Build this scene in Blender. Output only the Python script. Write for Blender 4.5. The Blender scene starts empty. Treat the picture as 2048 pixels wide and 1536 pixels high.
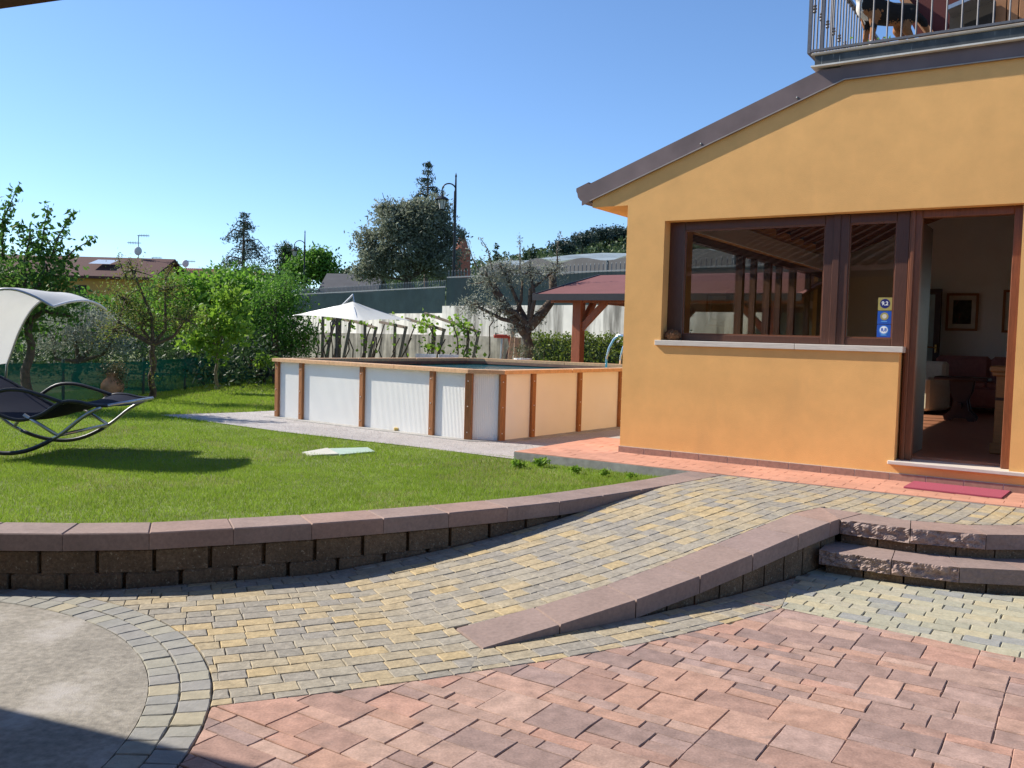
import bpy, bmesh, math, random
import numpy as np
from mathutils import Vector, Matrix
random.seed(7); rng = np.random.default_rng(7)
sc = bpy.context.scene
COL = sc.collection
# ---------------------------------------------------------------- camera
FPX, EYE = 1800.0, 1.62
PITCH, ROLL = math.radians(3.0), math.radians(1.6)
def cam_axes():
    cp, sp = math.cos(PITCH), math.sin(PITCH)
    fw = np.array([0, cp, -sp]); r = np.array([1, 0, 0.]); d = np.array([0, -sp, -cp])
    c, s = math.cos(ROLL), math.sin(ROLL)
    return c*r - s*d, s*r + c*d, fw
CR, CD, CF = cam_axes()
cam = bpy.data.cameras.new('camera'); cam_o = bpy.data.objects.new('camera', cam); COL.objects.link(cam_o)
cam.sensor_width = 36; cam.lens = FPX/2048*36; cam.clip_start = .05; cam.clip_end = 3000
mw = Matrix.Identity(4)
for i in range(3):
    mw[i][0] = CR[i]; mw[i][1] = -CD[i]; mw[i][2] = -CF[i]
mw[2][3] = EYE
cam_o.matrix_world = mw
sc.camera = cam_o
# ---------------------------------------------------------------- sky, sun, exposure
SUN_EL, SUN_AZ = math.radians(38.5), math.radians(20)      # light travels towards (cos az, -sin az)
wd = bpy.data.worlds.new('World'); sc.world = wd; wd.use_nodes = True
wn = wd.node_tree.nodes; bg = wn['Background']
sky = wn.new('ShaderNodeTexSky'); sky.sky_type = 'NISHITA'; sky.sun_disc = False
sky.sun_elevation = SUN_EL; sky.sun_rotation = math.atan2(-math.cos(SUN_AZ), math.sin(SUN_AZ))
sky.altitude = 100; sky.air_density = .9; sky.dust_density = .2; sky.ozone_density = 6.8
wd.node_tree.links.new(sky.outputs[0], bg.inputs[0]); bg.inputs[1].default_value = .128
sun = bpy.data.lights.new('sun', 'SUN'); sun.energy = 5.0; sun.angle = math.radians(.55); sun.color = (1, .93, .82)
sun_o = bpy.data.objects.new('sun', sun); COL.objects.link(sun_o)
LDIR = Vector((math.cos(SUN_AZ)*math.cos(SUN_EL), -math.sin(SUN_AZ)*math.cos(SUN_EL), -math.sin(SUN_EL)))
sun_o.rotation_euler = LDIR.to_track_quat('-Z', 'Y').to_euler(); sun_o.location = (-20, 10, 20)
vs = sc.view_settings; vs.view_transform = 'Standard'; vs.look = 'None'; vs.gamma = 1; vs.exposure = .58
sc.cycles.max_bounces = 8; sc.cycles.transparent_max_bounces = 12; sc.cycles.use_denoising = True
# ---------------------------------------------------------------- pixel -> direction helpers
def ray(x, y): return CR*((x-1024)/FPX) + CD*((y-768)/FPX) + CF
def gp(x, y, z=0.):
    d = ray(x, y); t = (z-EYE)/d[2]; return np.array([d[0]*t, d[1]*t, z])
def at(x, y, Y):
    d = ray(x, y); t = Y/d[1]; return np.array([d[0]*t, Y, EYE+d[2]*t])
H0 = gp(1239, 901.2, .36)[:2]; HT = np.array([.837, -.547]); HI = np.array([.547, .837])
def hd(x, y, d):            # pixel on the plane d metres behind the facade -> (s, z)
    r = ray(x, y); q = r*(((H0+d*HI) @ HI)/(r[:2] @ HI)); return (q[:2]-H0) @ HT, EYE+q[2]
def hw(s, d, z): p = H0+s*HT+d*HI; return (p[0], p[1], z)
HROT = math.atan2(-.547, .837)
# ---------------------------------------------------------------- materials
def N(nt, t, **k):
    n = nt.nodes.new(t)
    for a, b in k.items(): setattr(n, a, b)
    return n
def rnd_node(nt):
    oi = N(nt, 'ShaderNodeObjectInfo'); ge = N(nt, 'ShaderNodeNewGeometry')
    a = N(nt, 'ShaderNodeMath', operation='ADD'); nt.links.new(oi.outputs['Random'], a.inputs[0]); nt.links.new(ge.outputs['Random Per Island'], a.inputs[1])
    f = N(nt, 'ShaderNodeMath', operation='FRACT'); nt.links.new(a.outputs[0], f.inputs[0]); return f.outputs[0]
def ramp_node(nt, fac, cols, const=False):
    r = N(nt, 'ShaderNodeValToRGB'); e = r.color_ramp
    if const: e.interpolation = 'CONSTANT'
    n = len(cols)
    while len(e.elements) < n: e.elements.new(.5)
    for i, c in enumerate(cols):
        e.elements[i].position = i/(n if const else max(1, n-1)); e.elements[i].color = (*c, 1)
    nt.links.new(fac, r.inputs[0]); return r.outputs[0]
def noise(nt, scale, detail=5, rough=.6, vec=None, stretch=None):
    n = N(nt, 'ShaderNodeTexNoise'); n.inputs['Scale'].default_value = scale; n.inputs['Detail'].default_value = detail; n.inputs['Roughness'].default_value = rough
    tc = N(nt, 'ShaderNodeTexCoord'); src = tc.outputs['Object']
    if stretch:
        mp = N(nt, 'ShaderNodeMapping'); mp.inputs['Scale'].default_value = stretch; nt.links.new(src, mp.inputs[0]); src = mp.outputs[0]
    nt.links.new(src, n.inputs['Vector']); return n.outputs[0]
def scale_col(nt, col, fac, lo, hi, flo=.3, fhi=.7):
    m = N(nt, 'ShaderNodeMapRange'); m.inputs[1].default_value = flo; m.inputs[2].default_value = fhi; m.inputs[3].default_value = lo; m.inputs[4].default_value = hi
    nt.links.new(fac, m.inputs[0])
    v = N(nt, 'ShaderNodeVectorMath', operation='SCALE'); nt.links.new(col, v.inputs[0]); nt.links.new(m.outputs[0], v.inputs['Scale']); return v.outputs[0]
def mixc(nt, fac, a, b):
    m = N(nt, 'ShaderNodeMix', data_type='RGBA')
    if isinstance(fac, float): m.inputs[0].default_value = fac
    else: nt.links.new(fac, m.inputs[0])
    for s, v in ((m.inputs[6], a), (m.inputs[7], b)):
        if isinstance(v, tuple): s.default_value = (*v, 1)
        else: nt.links.new(v, s)
    return m.outputs[2]
def thr(nt, fac, lo, hi):
    m = N(nt, 'ShaderNodeMapRange'); m.inputs[1].default_value = lo; m.inputs[2].default_value = hi; nt.links.new(fac, m.inputs[0]); return m.outputs[0]
MATS = {}
def mat(name, base=(.5, .5, .5), rough=.75, ramp=None, const=False, var=.12, vs=8, var2=0, vs2=1.2, rv=0, bump=0, bs=60, bd=.01, metal=0, spec=.4, stretch=None, stain=None, trans=0):
    m = bpy.data.materials.new(name); m.use_nodes = True; nt = m.node_tree; p = nt.nodes['Principled BSDF']; L = nt.links.new
    if ramp: col = ramp_node(nt, rnd_node(nt), ramp, const)
    else:
        c = N(nt, 'ShaderNodeRGB'); c.outputs[0].default_value = (*base, 1); col = c.outputs[0]
    if rv: col = scale_col(nt, col, rnd_node(nt), 1-rv, 1+rv, 0, 1)
    if var: col = scale_col(nt, col, noise(nt, vs, stretch=stretch), 1-var, 1+var)
    if var2: col = scale_col(nt, col, noise(nt, vs2, 3), 1-var2, 1+var2)
    if stain:       # (colour, scale, lo, hi, stretch)
        col = mixc(nt, thr(nt, noise(nt, stain[1], 6, .65, stretch=stain[4]), stain[2], stain[3]), col, stain[0])
    L(col, p.inputs['Base Color']); p.inputs['Roughness'].default_value = rough; p.inputs['Metallic'].default_value = metal; p.inputs['Specular IOR Level'].default_value = spec
    if bump:
        b = N(nt, 'ShaderNodeBump'); b.inputs['Strength'].default_value = bump; b.inputs['Distance'].default_value = bd
        L(noise(nt, bs, 4, stretch=stretch), b.inputs['Height']); L(b.outputs[0], p.inputs['Normal'])
    if trans:
        t = N(nt, 'ShaderNodeBsdfTranslucent'); L(col, t.inputs[0]); mx = N(nt, 'ShaderNodeMixShader'); mx.inputs[0].default_value = trans
        L(p.outputs[0], mx.inputs[1]); L(t.outputs[0], mx.inputs[2]); L(mx.outputs[0], nt.nodes['Material Output'].inputs[0])
    MATS[name] = m; return m
def leafmat(name, cols, trans=.4, rough=.55, spec=.35): return mat(name, ramp=cols, var=.12, vs=1.5, rough=rough, trans=trans, spec=spec)
def glassmat(name, tint=(.95, .98, .97), refl=1.0, dark=0.):
    m = bpy.data.materials.new(name); m.use_nodes = True; nt = m.node_tree; nt.nodes.remove(nt.nodes['Principled BSDF'])
    t = N(nt, 'ShaderNodeBsdfTransparent'); t.inputs[0].default_value = (*tint, 1)
    g = N(nt, 'ShaderNodeBsdfGlossy'); g.inputs['Roughness'].default_value = .01
    fr = N(nt, 'ShaderNodeFresnel'); fr.inputs[0].default_value = 1.5
    mu = N(nt, 'ShaderNodeMath', operation='MULTIPLY_ADD'); mu.inputs[1].default_value = refl; mu.inputs[2].default_value = dark; nt.links.new(fr.outputs[0], mu.inputs[0])
    mx = N(nt, 'ShaderNodeMixShader'); nt.links.new(mu.outputs[0], mx.inputs[0]); nt.links.new(t.outputs[0], mx.inputs[1]); nt.links.new(g.outputs[0], mx.inputs[2])
    nt.links.new(mx.outputs[0], nt.nodes['Material Output'].inputs[0]); MATS[name] = m; return m
def netmat(name, col, alpha, bars=0):        # woven shade net: partly see-through
    m = mat(name, col, .9, var=.15, vs=2, var2=.12, vs2=.7, spec=0); nt = m.node_tree; o = nt.nodes['Material Output']; src = o.inputs[0].links[0].from_socket
    t = N(nt, 'ShaderNodeBsdfTransparent'); mx = N(nt, 'ShaderNodeMixShader'); mx.inputs[0].default_value = alpha
    nt.links.new(t.outputs[0], mx.inputs[1]); nt.links.new(src, mx.inputs[2]); nt.links.new(mx.outputs[0], o.inputs[0]); return m

YEL = [(0.257, 0.234, 0.194), (0.287, 0.257, 0.204), (0.356, 0.287, 0.178), (0.315, 0.27, 0.194), (0.271, 0.244, 0.201), (0.404, 0.311, 0.171), (0.335, 0.283, 0.194), (0.294, 0.263, 0.21), (0.377, 0.301, 0.184), (0.312, 0.277, 0.214), (0.263, 0.24, 0.204), (0.353, 0.294, 0.197)]
mat('paver_yellow', ramp=YEL, const=True, rough=.88, var=.20, vs=16, var2=.18, vs2=45, bump=.5, bs=35, bd=.006)
mat('paver_lower', ramp=[(.33, .315, .235), (.39, .36, .255), (.30, .295, .25), (.42, .37, .245), (.345, .33, .25), (.275, .275, .255), (.38, .35, .26)], const=True, rough=.88, var=.13, vs=14, var2=.1, vs2=40, bump=.5, bs=35, bd=.006)
mat('paver_ring', ramp=[(.27, .26, .225), (.30, .285, .23), (.25, .245, .225), (.35, .31, .22), (.28, .27, .235), (.265, .255, .235)], const=True, rough=.88, var=.13, vs=14, bump=.5, bs=35, bd=.006)
mat('paver_red', ramp=[(0.396, 0.229, 0.173), (0.299, 0.199, 0.167), (0.403, 0.252, 0.194), (0.351, 0.233, 0.187), (0.265, 0.182, 0.158), (0.411, 0.274, 0.217), (0.309, 0.214, 0.187), (0.388, 0.233, 0.173), (0.358, 0.244, 0.206), (0.322, 0.199, 0.158)], const=True, rough=.85, var=.24, vs=11, var2=.16, vs2=90, bump=.25, bs=90, bd=.003, stretch=(1, 1, 1), stain=((.22, .165, .145), 6, .58, .85, (1, 3, 1)))
mat('patio_red', (.50, .245, .165), .85, var=.08, vs=10, rv=.06, var2=.12, vs2=2, bump=.15, bs=90, bd=.003)
mat('mortar', (.27, .235, .19), .95, var=.25, vs=30, bump=.4, bs=80)
mat('concrete_pad', (.27, .245, .205), .92, var=.28, vs=28, var2=.2, vs2=2.2, bump=.6, bs=120, bd=.006, stain=((.40, .37, .34), 2.2, .53, .72, (1, 1, 1)))
mat('concrete', (.33, .315, .29), .92, var=.2, vs=9, var2=.2, vs2=1.5, bump=.4, bs=70, bd=.006)
mat('cap_stone', ramp=[(.255, .182, .155), (.285, .205, .175), (.24, .178, .158), (.305, .20, .16), (.265, .195, .175)], rough=.9, var=.14, vs=40, var2=.12, vs2=3, bump=.45, bs=220, bd=.003)
mat('split_stone', ramp=[(.31, .235, .205), (.35, .25, .215)], rough=.92, var=.22, vs=50, bump=.5, bs=150, bd=.004)
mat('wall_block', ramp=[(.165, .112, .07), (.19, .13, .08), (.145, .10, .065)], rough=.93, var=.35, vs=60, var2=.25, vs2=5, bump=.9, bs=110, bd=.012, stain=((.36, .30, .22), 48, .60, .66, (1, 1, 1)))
mat('soil', (.15, .18, .05), .95, var=.3, vs=6, var2=.3, vs2=.9)
mat('field', (.10, .13, .045), .95, var=.3, vs=.4, var2=.3, vs2=.05)
mat('asphalt', (.07, .07, .068), .95, var=.2, vs=3)
mat('gravel', (.44, .41, .39), .95, var=.35, vs=70, var2=.12, vs2=2, bump=1., bs=90, bd=.015)
mat('stucco', (.80, .435, .15), .9, var=.06, vs=4, var2=.07, vs2=.7, bump=.6, bs=120, bd=.006, stain=((.70, .385, .14), 1.1, .60, .82, (1.5, 1.5, .5)))
mat('skirt_tile', (.34, .185, .135), .75, var=.16, vs=25, rv=.06, bump=.3, bs=60, bd=.003)
mat('grout', (.60, .54, .48), .9)
mat('travertine', (.60, .54, .47), .6, var=.12, vs=7, stretch=(1, 6, 10), bump=.1, bs=40)
mat('bronze', (.165, .118, .112), .5, var=.18, vs=2.5, var2=.2, vs2=.8, metal=.1, stain=((.20, .19, .185), 6, .70, .85, (9, 9, .6)))
mat('bronze_edge', (.33, .29, .26), .5, metal=.3)
mat('window_wood', (.085, .034, .020), .38, var=.25, vs=9, stretch=(14, 14, 1), bump=.1, bs=40, spec=.5)
mat('door_wood', (.17, .060, .027), .38, var=.25, vs=9, stretch=(14, 14, 1), spec=.5)
glassmat('glass', (.94, .96, .95), 1.0, .01); glassmat('glass_clear', (.98, .99, .98), .7)
mat('frosted', (.42, .50, .46), .4, trans=.4)
mat('plaster', (.84, .81, .75), .9, var=.04, vs=2)
mat('floor_dark', (.40, .17, .095), .42, var=.25, vs=5, stretch=(1, 10, 1))
mat('beam_wood', (.34, .155, .07), .6, var=.25, vs=6, stretch=(1, 12, 12))
mat('pink_fabric', (.34, .15, .125), .9, var=.12, vs=20); mat('cream_fabric', (.62, .57, .42), .9, var=.08, vs=20); mat('brown_fabric', (.10, .055, .04), .9)
mat('dark_wood', (.055, .024, .014), .45, var=.25, vs=8); mat('honey_wood', (.42, .20, .065), .45, var=.15, vs=9, stretch=(1, 1, 9)); mat('brass', (.75, .55, .2), .25, metal=1)
mat('frame_wood', (.33, .12, .035), .45); mat('mount', (.62, .57, .47), .85)
mat('art_dark', ramp=[(.04, .045, .05), (.05, .05, .03)], var=.9, vs=9, stain=((.25, .05, .05), 9, .58, .66, (1, 1, 1))); 
mat('doormat', (.34, .065, .10), .8, var=.12, vs=120, stretch=(1, 12, 1), bump=.4, bs=200, bd=.003)
mat('iron', (.16, .15, .15), .45, metal=.5, var=.15, vs=20); mat('black_iron', (.018, .018, .02), .45, metal=.3)
mat('slab_edge', (.30, .265, .22), .85, var=.2, vs=6); mat('slab_tile', (.055, .06, .06), .5, var=.4, vs=9, stain=((.35, .38, .36), 14, .62, .70, (5, 5, .3))); mat('white_edge', (.62, .60, .55), .8)
mat('red_panel', (.10, .018, .014), .7, var=.15, vs=3); mat('brace_wood', (.36, .17, .075), .6, var=.15, vs=8)
mat('pool_wood', (.31, .125, .042), .55, var=.25, vs=7, stretch=(9, 9, 1), rv=.08); mat('rim_wood', (.60, .36, .19), .6, var=.18, vs=7, rv=.08, stretch=(3, 3, 3)); mat('rim_shaded', (.20, .105, .07), .7, var=.2, vs=8)
mat('pool_panel', (.83, .815, .765), .5, var=.03, vs=2); mat('screw', (.75, .70, .6), .3, metal=.8); mat('liner', (.10, .32, .38), .5, var=.1, vs=5)
mat('steel', (.72, .72, .72), .22, metal=1); mat('alu', (.42, .43, .45), .38, metal=.85); mat('dark_tube', (.035, .037, .045), .4, metal=.3)
mat('navy', (.014, .017, .032), .92, var=.12, vs=150, spec=.08); mat('canopy_white', (.74, .74, .73), .8, var=.03, vs=4, trans=.3); mat('parasol', (.84, .83, .80), .85, var=.03, vs=3, trans=.35)
mat('terracotta', (.44, .225, .125), .85, var=.25, vs=7, bump=.2, bs=60, stain=((.55, .42, .32), 6, .6, .75, (1, 1, 1)))
mat('white_wall', (.74, .71, .64), .9, var=.08, vs=2, var2=.12, vs2=.5, stain=((.17, .16, .14), 1.6, .44, .66, (1.6, 1.6, .16)), bump=.15, bs=20)
mat('grey_wall', (.30, .28, .235), .92, var=.18, vs=4, var2=.22, vs2=1, stain=((.07, .066, .055), 1.9, .42, .62, (1.6, 1.6, .2)), bump=.3, bs=25)
netmat('net_dark', (.026, .042, .048), .94); netmat('net_green', (.010, .105, .078), .88); mat('galv', (.20, .21, .21), .5, metal=.5); mat('post_green', (.03, .06, .05), .6)
mat('post_wood', (.20, .155, .115), .85, var=.25, vs=6, rv=.15); mat('vine_bark', (.085, .062, .045), .95, var=.3, vs=15)
mat('pergola_wood', (.32, .095, .04), .5, var=.2, vs=6, stretch=(9, 9, 1)); mat('felt_red', (.17, .064, .060), .92, var=.1, vs=30, var2=.1, vs2=1.5); mat('fascia_dark', (.035, .032, .035), .5)
mat('bark', (.10, .075, .055), .95, var=.35, vs=14, bump=.8, bs=30, bd=.02); mat('bark_light', (.22, .18, .14), .95, var=.3, vs=14, bump=.5, bs=30)
leafmat('leaf_plum', [(.06, .145, .024), (.085, .185, .032), (.12, .225, .04)], .5)
leafmat('leaf_red', [(.21, .15, .035), (.12, .19, .035), (.15, .22, .045), (.19, .19, .04)], .5)
leafmat('leaf_bright', [(.12, .27, .026), (.165, .33, .035), (.21, .38, .045), (.095, .22, .024)], .5)
leafmat('leaf_lime', [(.15, .29, .025), (.20, .34, .035), (.25, .38, .045)], .5)
leafmat('leaf_mid', [(.095, .225, .028), (.13, .27, .038), (.07, .175, .022)], .5)
leafmat('leaf_olive', [(.19, .215, .15), (.26, .285, .215), (.38, .40, .33), (.12, .145, .09)], .35)
leafmat('leaf_olive_dark', [(.14, .165, .11), (.20, .225, .155), (.29, .32, .24), (.095, .115, .072)], .45)
leafmat('leaf_cedar', [(.03, .055, .04), (.045, .075, .052), (.06, .09, .06)], .25)
leafmat('leaf_dark', [(.022, .05, .018), (.035, .07, .026), (.05, .09, .03)], .35)
leafmat('leaf_hedge', [(.12, .19, .025), (.17, .24, .03), (.06, .11, .018), (.22, .26, .035)], .4)
leafmat('leaf_hill', [(.04, .07, .03), (.065, .105, .04), (.10, .145, .05)], .25); leafmat('leaf_pine', [(.032, .055, .042), (.045, .072, .055)], .2)
leafmat('grass', [(.17, .29, .018), (.21, .34, .024), (.25, .37, .03), (.29, .36, .06), (.19, .31, .02)], .5, .7)
leafmat('grass_dry', [(.42, .35, .17), (.33, .33, .10)], .4, .8)
leafmat('trail', [(.09, .12, .05), (.16, .12, .06), (.06, .10, .04)], .3)
mat('house_yellow', (.50, .26, .07), .9, var=.08, vs=2); mat('roof_red', (.075, .027, .023), .85, var=.25, vs=3, stretch=(1, 6, 1)); mat('roof_tile', (.30, .135, .09), .9, var=.35, vs=4, rv=.25); mat('house_dark', (.03, .025, .022), .8)
mat('house_pale', (.50, .46, .40), .9, var=.1, vs=1); mat('brick_red', (.36, .12, .075), .9, var=.2, vs=6)
mat('plastic_sheet', (.42, .47, .46), .35, var=.15, vs=1, var2=.15, vs2=.3, trans=.25); mat('shade_net', (.075, .075, .08), .8, var=.15, vs=2)
mat('lamp_glass', (.5, .5, .48), .2); mat('dish', (.62, .60, .58), .6); mat('skylight', (.45, .5, .55), .2)
mat('red_paint', (.45, .06, .035), .5); mat('white_plastic', (.75, .75, .73), .4); mat('blue_plastic', (.03, .13, .42), .5); mat('zinc', (.45, .46, .46), .4, metal=.6)
mat('cover_green', (.36, .46, .38), .75, var=.1, vs=10); mat('cover_grey', (.52, .51, .43), .8, var=.1, vs=10)
mat('sponge', (.70, .50, .16), .95, bump=.5, bs=120); mat('stick_gold', (.36, .30, .09), .5); mat('stick_blue', (.02, .09, .42), .4); mat('stick_navy', (.015, .02, .14), .4); mat('stick_sky', (.10, .30, .65), .4); mat('stick_white', (.8, .8, .8), .5)
mat('fur_black', (.012, .010, .009), .85, var=.3, vs=40); mat('fur_tan', (.30, .13, .05), .85, var=.2, vs=40); mat('fur_white', (.70, .66, .60), .85, var=.1, vs=40); mat('nose', (.01, .01, .01), .3)
mat('flower_pink', (.65, .06, .13), .7); mat('basket', (.27, .13, .06), .9, var=.4, vs=60, bump=1, bs=90, bd=.01); mat('porch_wood', (.10, .035, .016), .6, var=.2, vs=6); mat('porch_tile', (.10, .055, .042), .9, var=.5, vs=9)
def water():
    m = mat('water', (.05, .20, .25), .06, var=.05, spec=.6); nt = m.node_tree; p = nt.nodes['Principled BSDF']
    b = N(nt, 'ShaderNodeBump'); b.inputs['Strength'].default_value = .25; b.inputs['Distance'].default_value = .03
    nt.links.new(noise(nt, 3.5, 3), b.inputs['Height']); nt.links.new(b.outputs[0], p.inputs['Normal'])
water()
# ---------------------------------------------------------------- mesh builders
def orient(V, F, c=None):
    V = np.asarray(V, float); c = V.mean(0) if c is None else np.asarray(c); out = []
    for f in F:
        P = V[list(f)]; n = np.zeros(3)
        for i in range(len(f)):
            a, b = P[i], P[(i+1) % len(f)]; n += np.cross(a, b)
        out.append(tuple(f) if n @ (P.mean(0)-c) >= 0 else tuple(reversed(f)))
    return out
class MB:
    def __init__(s): s.v = []; s.f = []; s.m = []; s.cur = 0
    def add(s, V, F):
        o = len(s.v); s.v.extend([tuple(map(float, p)) for p in V]); s.f.extend([tuple(i+o for i in f) for f in F]); s.m.extend([s.cur]*len(F)); return s
    def box(s, lo, hi, c=0, rot=None, piv=(0, 0, 0)):
        lo = np.array(lo, float); hi = np.array(hi, float); ce = (lo+hi)/2; h = (hi-lo)/2; c = min(c, h.min()*.45)
        if c <= 0:
            V = [ce+h*np.array(q) for q in ((-1, -1, -1), (1, -1, -1), (1, 1, -1), (-1, 1, -1), (-1, -1, 1), (1, -1, 1), (1, 1, 1), (-1, 1, 1))]
            F = [(3, 2, 1, 0), (4, 5, 6, 7), (0, 1, 5, 4), (1, 2, 6, 5), (2, 3, 7, 6), (3, 0, 4, 7)]
        else:
            V = []; I = {}
            for i in (-1, 1):
                for j in (-1, 1):
                    for k in (-1, 1):
                        sg = np.array((i, j, k))
                        for a in range(3):
                            q = h-c; q = q.copy(); q[a] = h[a]; I[i, j, k, a] = len(V); V.append(ce+sg*q)
            F = []
            for a in range(3):
                for sgn in (-1, 1):
                    o = []
                    for (p, q) in ((-1, -1), (1, -1), (1, 1), (-1, 1)):
                        ix = [0, 0, 0]; ix[a] = sgn; oth = [x for x in range(3) if x != a]; ix[oth[0]] = p; ix[oth[1]] = q; o.append(I[(*ix, a)])
                    F.append(tuple(o))
            for a in range(3):
                for b in range(a+1, 3):
                    k = 3-a-b
                    for p in (-1, 1):
                        for q in (-1, 1):
                            i1 = [0, 0, 0]; i1[a] = p; i1[b] = q; i1[k] = -1; i2 = list(i1); i2[k] = 1
                            F.append((I[(*i1, a)], I[(*i1, b)], I[(*i2, b)], I[(*i2, a)]))
            for i in (-1, 1):
                for j in (-1, 1):
                    for k in (-1, 1): F.append((I[i, j, k, 0], I[i, j, k, 1], I[i, j, k, 2]))
            F = orient(V, F, ce)
        if rot is not None:
            R = np.array(rot); V = [R @ (np.array(p)-piv)+piv for p in V]
        return s.add(V, F)
    def bar(s, a, b, w, h, c=0, up=(0, 0, 1), off=0):       # a box from a to b, w across, h along up
        a = np.array(a, float); b = np.array(b, float); x = b-a; L = np.linalg.norm(x); x /= L; up = np.array(up, float)
        y = np.cross(up, x); y /= np.linalg.norm(y)+1e-12; z = np.cross(x, y); R = np.stack([x, y, z], 1); m = MB(); m.box((0, -w/2, -h/2+off), (L, w/2, h/2+off), c)
        return s.add([a+R @ np.array(p) for p in m.v], m.f)
    def tube(s, P, r, n=8, cap=True):
        P = [np.array(p, float) for p in P]; k = len(P); r = [r]*k if np.isscalar(r) else list(r); V = []; F = []; pu = None
        for i in range(k):
            d = P[min(i+1, k-1)]-P[max(i-1, 0)]; d = d/(np.linalg.norm(d)+1e-12)
            if pu is None: pu = np.cross(d, (0, 0, 1.) if abs(d[2]) < .9 else (1., 0, 0))
            u = pu-d*(pu @ d); u /= np.linalg.norm(u)+1e-12; pu = u; w = np.cross(d, u)
            for j in range(n):
                a = 2*math.pi*j/n; V.append(P[i]+r[i]*(math.cos(a)*u+math.sin(a)*w))
        for i in range(k-1):
            for j in range(n):
                F.append((i*n+j, i*n+(j+1) % n, (i+1)*n+(j+1) % n, (i+1)*n+j))
        if cap: F.append(tuple(reversed(range(n)))); F.append(tuple((k-1)*n+j for j in range(n)))
        return s.add(V, F)
    def lathe(s, c, prof, n=20):
        V = []; F = []; k = len(prof)
        for (r, z) in prof:
            for j in range(n): a = 2*math.pi*j/n; V.append((c[0]+r*math.cos(a), c[1]+r*math.sin(a), c[2]+z))
        for i in range(k-1):
            for j in range(n): F.append((i*n+j, i*n+(j+1) % n, (i+1)*n+(j+1) % n, (i+1)*n+j))
        F.append(tuple(reversed(range(n)))); F.append(tuple((k-1)*n+j for j in range(n)))
        return s.add(V, F)
    def ball(s, c, r, n=10, k=7):
        r = np.ones(3)*r; return s.add(*_ball(np.array(c, float), r, n, k))
    def prism(s, poly, z0, z1):              # poly (x,y) list counter-clockwise
        n = len(poly); V = [(*p[:2], z0) for p in poly]+[(*p[:2], z1) for p in poly]
        F = [tuple(reversed(range(n))), tuple(range(n, 2*n))]+[(i, (i+1) % n, n+(i+1) % n, n+i) for i in range(n)]
        return s.add(V, F)
    def xz(s, poly, y0, y1):                 # poly (x,z) counter-clockwise seen from -y
        n = len(poly); V = [(p[0], y0, p[1]) for p in poly]+[(p[0], y1, p[1]) for p in poly]
        F = [tuple(range(n)), tuple(reversed(range(n, 2*n)))]+[((i+1) % n, i, n+i, n+(i+1) % n) for i in range(n)]
        return s.add(V, F)
    def build(s, name, m, parent=None, smooth=False, loc=None, rz=0):
        me = bpy.data.meshes.new(name); me.from_pydata(s.v, [], s.f)
        for q in ([m] if isinstance(m, str) else m): me.materials.append(MATS[q])
        if max(s.m, default=0): me.polygons.foreach_set('material_index', s.m)
        if smooth: me.polygons.foreach_set('use_smooth', [True]*len(me.polygons))
        me.update(); return link(name, me, parent, loc, rz)
def _ball(c, r, n, k):
    V = [c+r*np.array((0, 0, -1))]
    for i in range(1, k):
        t = math.pi*i/k
        for j in range(n): a = 2*math.pi*j/n; V.append(c+r*np.array((math.sin(t)*math.cos(a), math.sin(t)*math.sin(a), -math.cos(t))))
    V.append(c+r*np.array((0, 0, 1))); F = []
    for j in range(n): F.append((0, 1+(j+1) % n, 1+j)); F.append((len(V)-1, 1+(k-2)*n+j, 1+(k-2)*n+(j+1) % n))
    for i in range(k-2):
        for j in range(n): F.append((1+i*n+j, 1+i*n+(j+1) % n, 1+(i+1)*n+(j+1) % n, 1+(i+1)*n+j))
    return V, F
def link(name, data, parent=None, loc=None, rz=0):
    o = bpy.data.objects.new(name, data); COL.objects.link(o)
    if loc is not None: o.location = loc
    if rz: o.rotation_euler[2] = rz
    if parent is not None: o.parent = parent
    return o
def tag(o, label, cat, group=None):
    o['label'] = label; o['category'] = cat
    if group: o['group'] = group
    return o
def thing(name, label, cat, group=None, loc=(0, 0, 0), rz=0): return tag(link(name, None, None, loc, rz), label, cat, group)
def struct(o): o['kind'] = 'structure'; return o
def stuff(o): o['kind'] = 'stuff'; return o
def rawmesh(name, V, F, m, parent=None, smooth=False):      # V (n,3) array, F (k,3|4) array
    me = bpy.data.meshes.new(name); V = np.asarray(V, np.float32); F = np.asarray(F, np.int32); k = F.shape[1]
    me.vertices.add(len(V)); me.vertices.foreach_set('co', V.ravel()); me.loops.add(F.size); me.loops.foreach_set('vertex_index', F.ravel())
    me.polygons.add(len(F)); me.polygons.foreach_set('loop_start', np.arange(0, F.size, k, dtype=np.int32)); me.polygons.foreach_set('loop_total', np.full(len(F), k, np.int32))
    if smooth: me.polygons.foreach_set('use_smooth', np.ones(len(F), bool))
    me.materials.append(MATS[m]); me.update(calc_edges=True); me.validate(); return link(name, me, parent)
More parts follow.
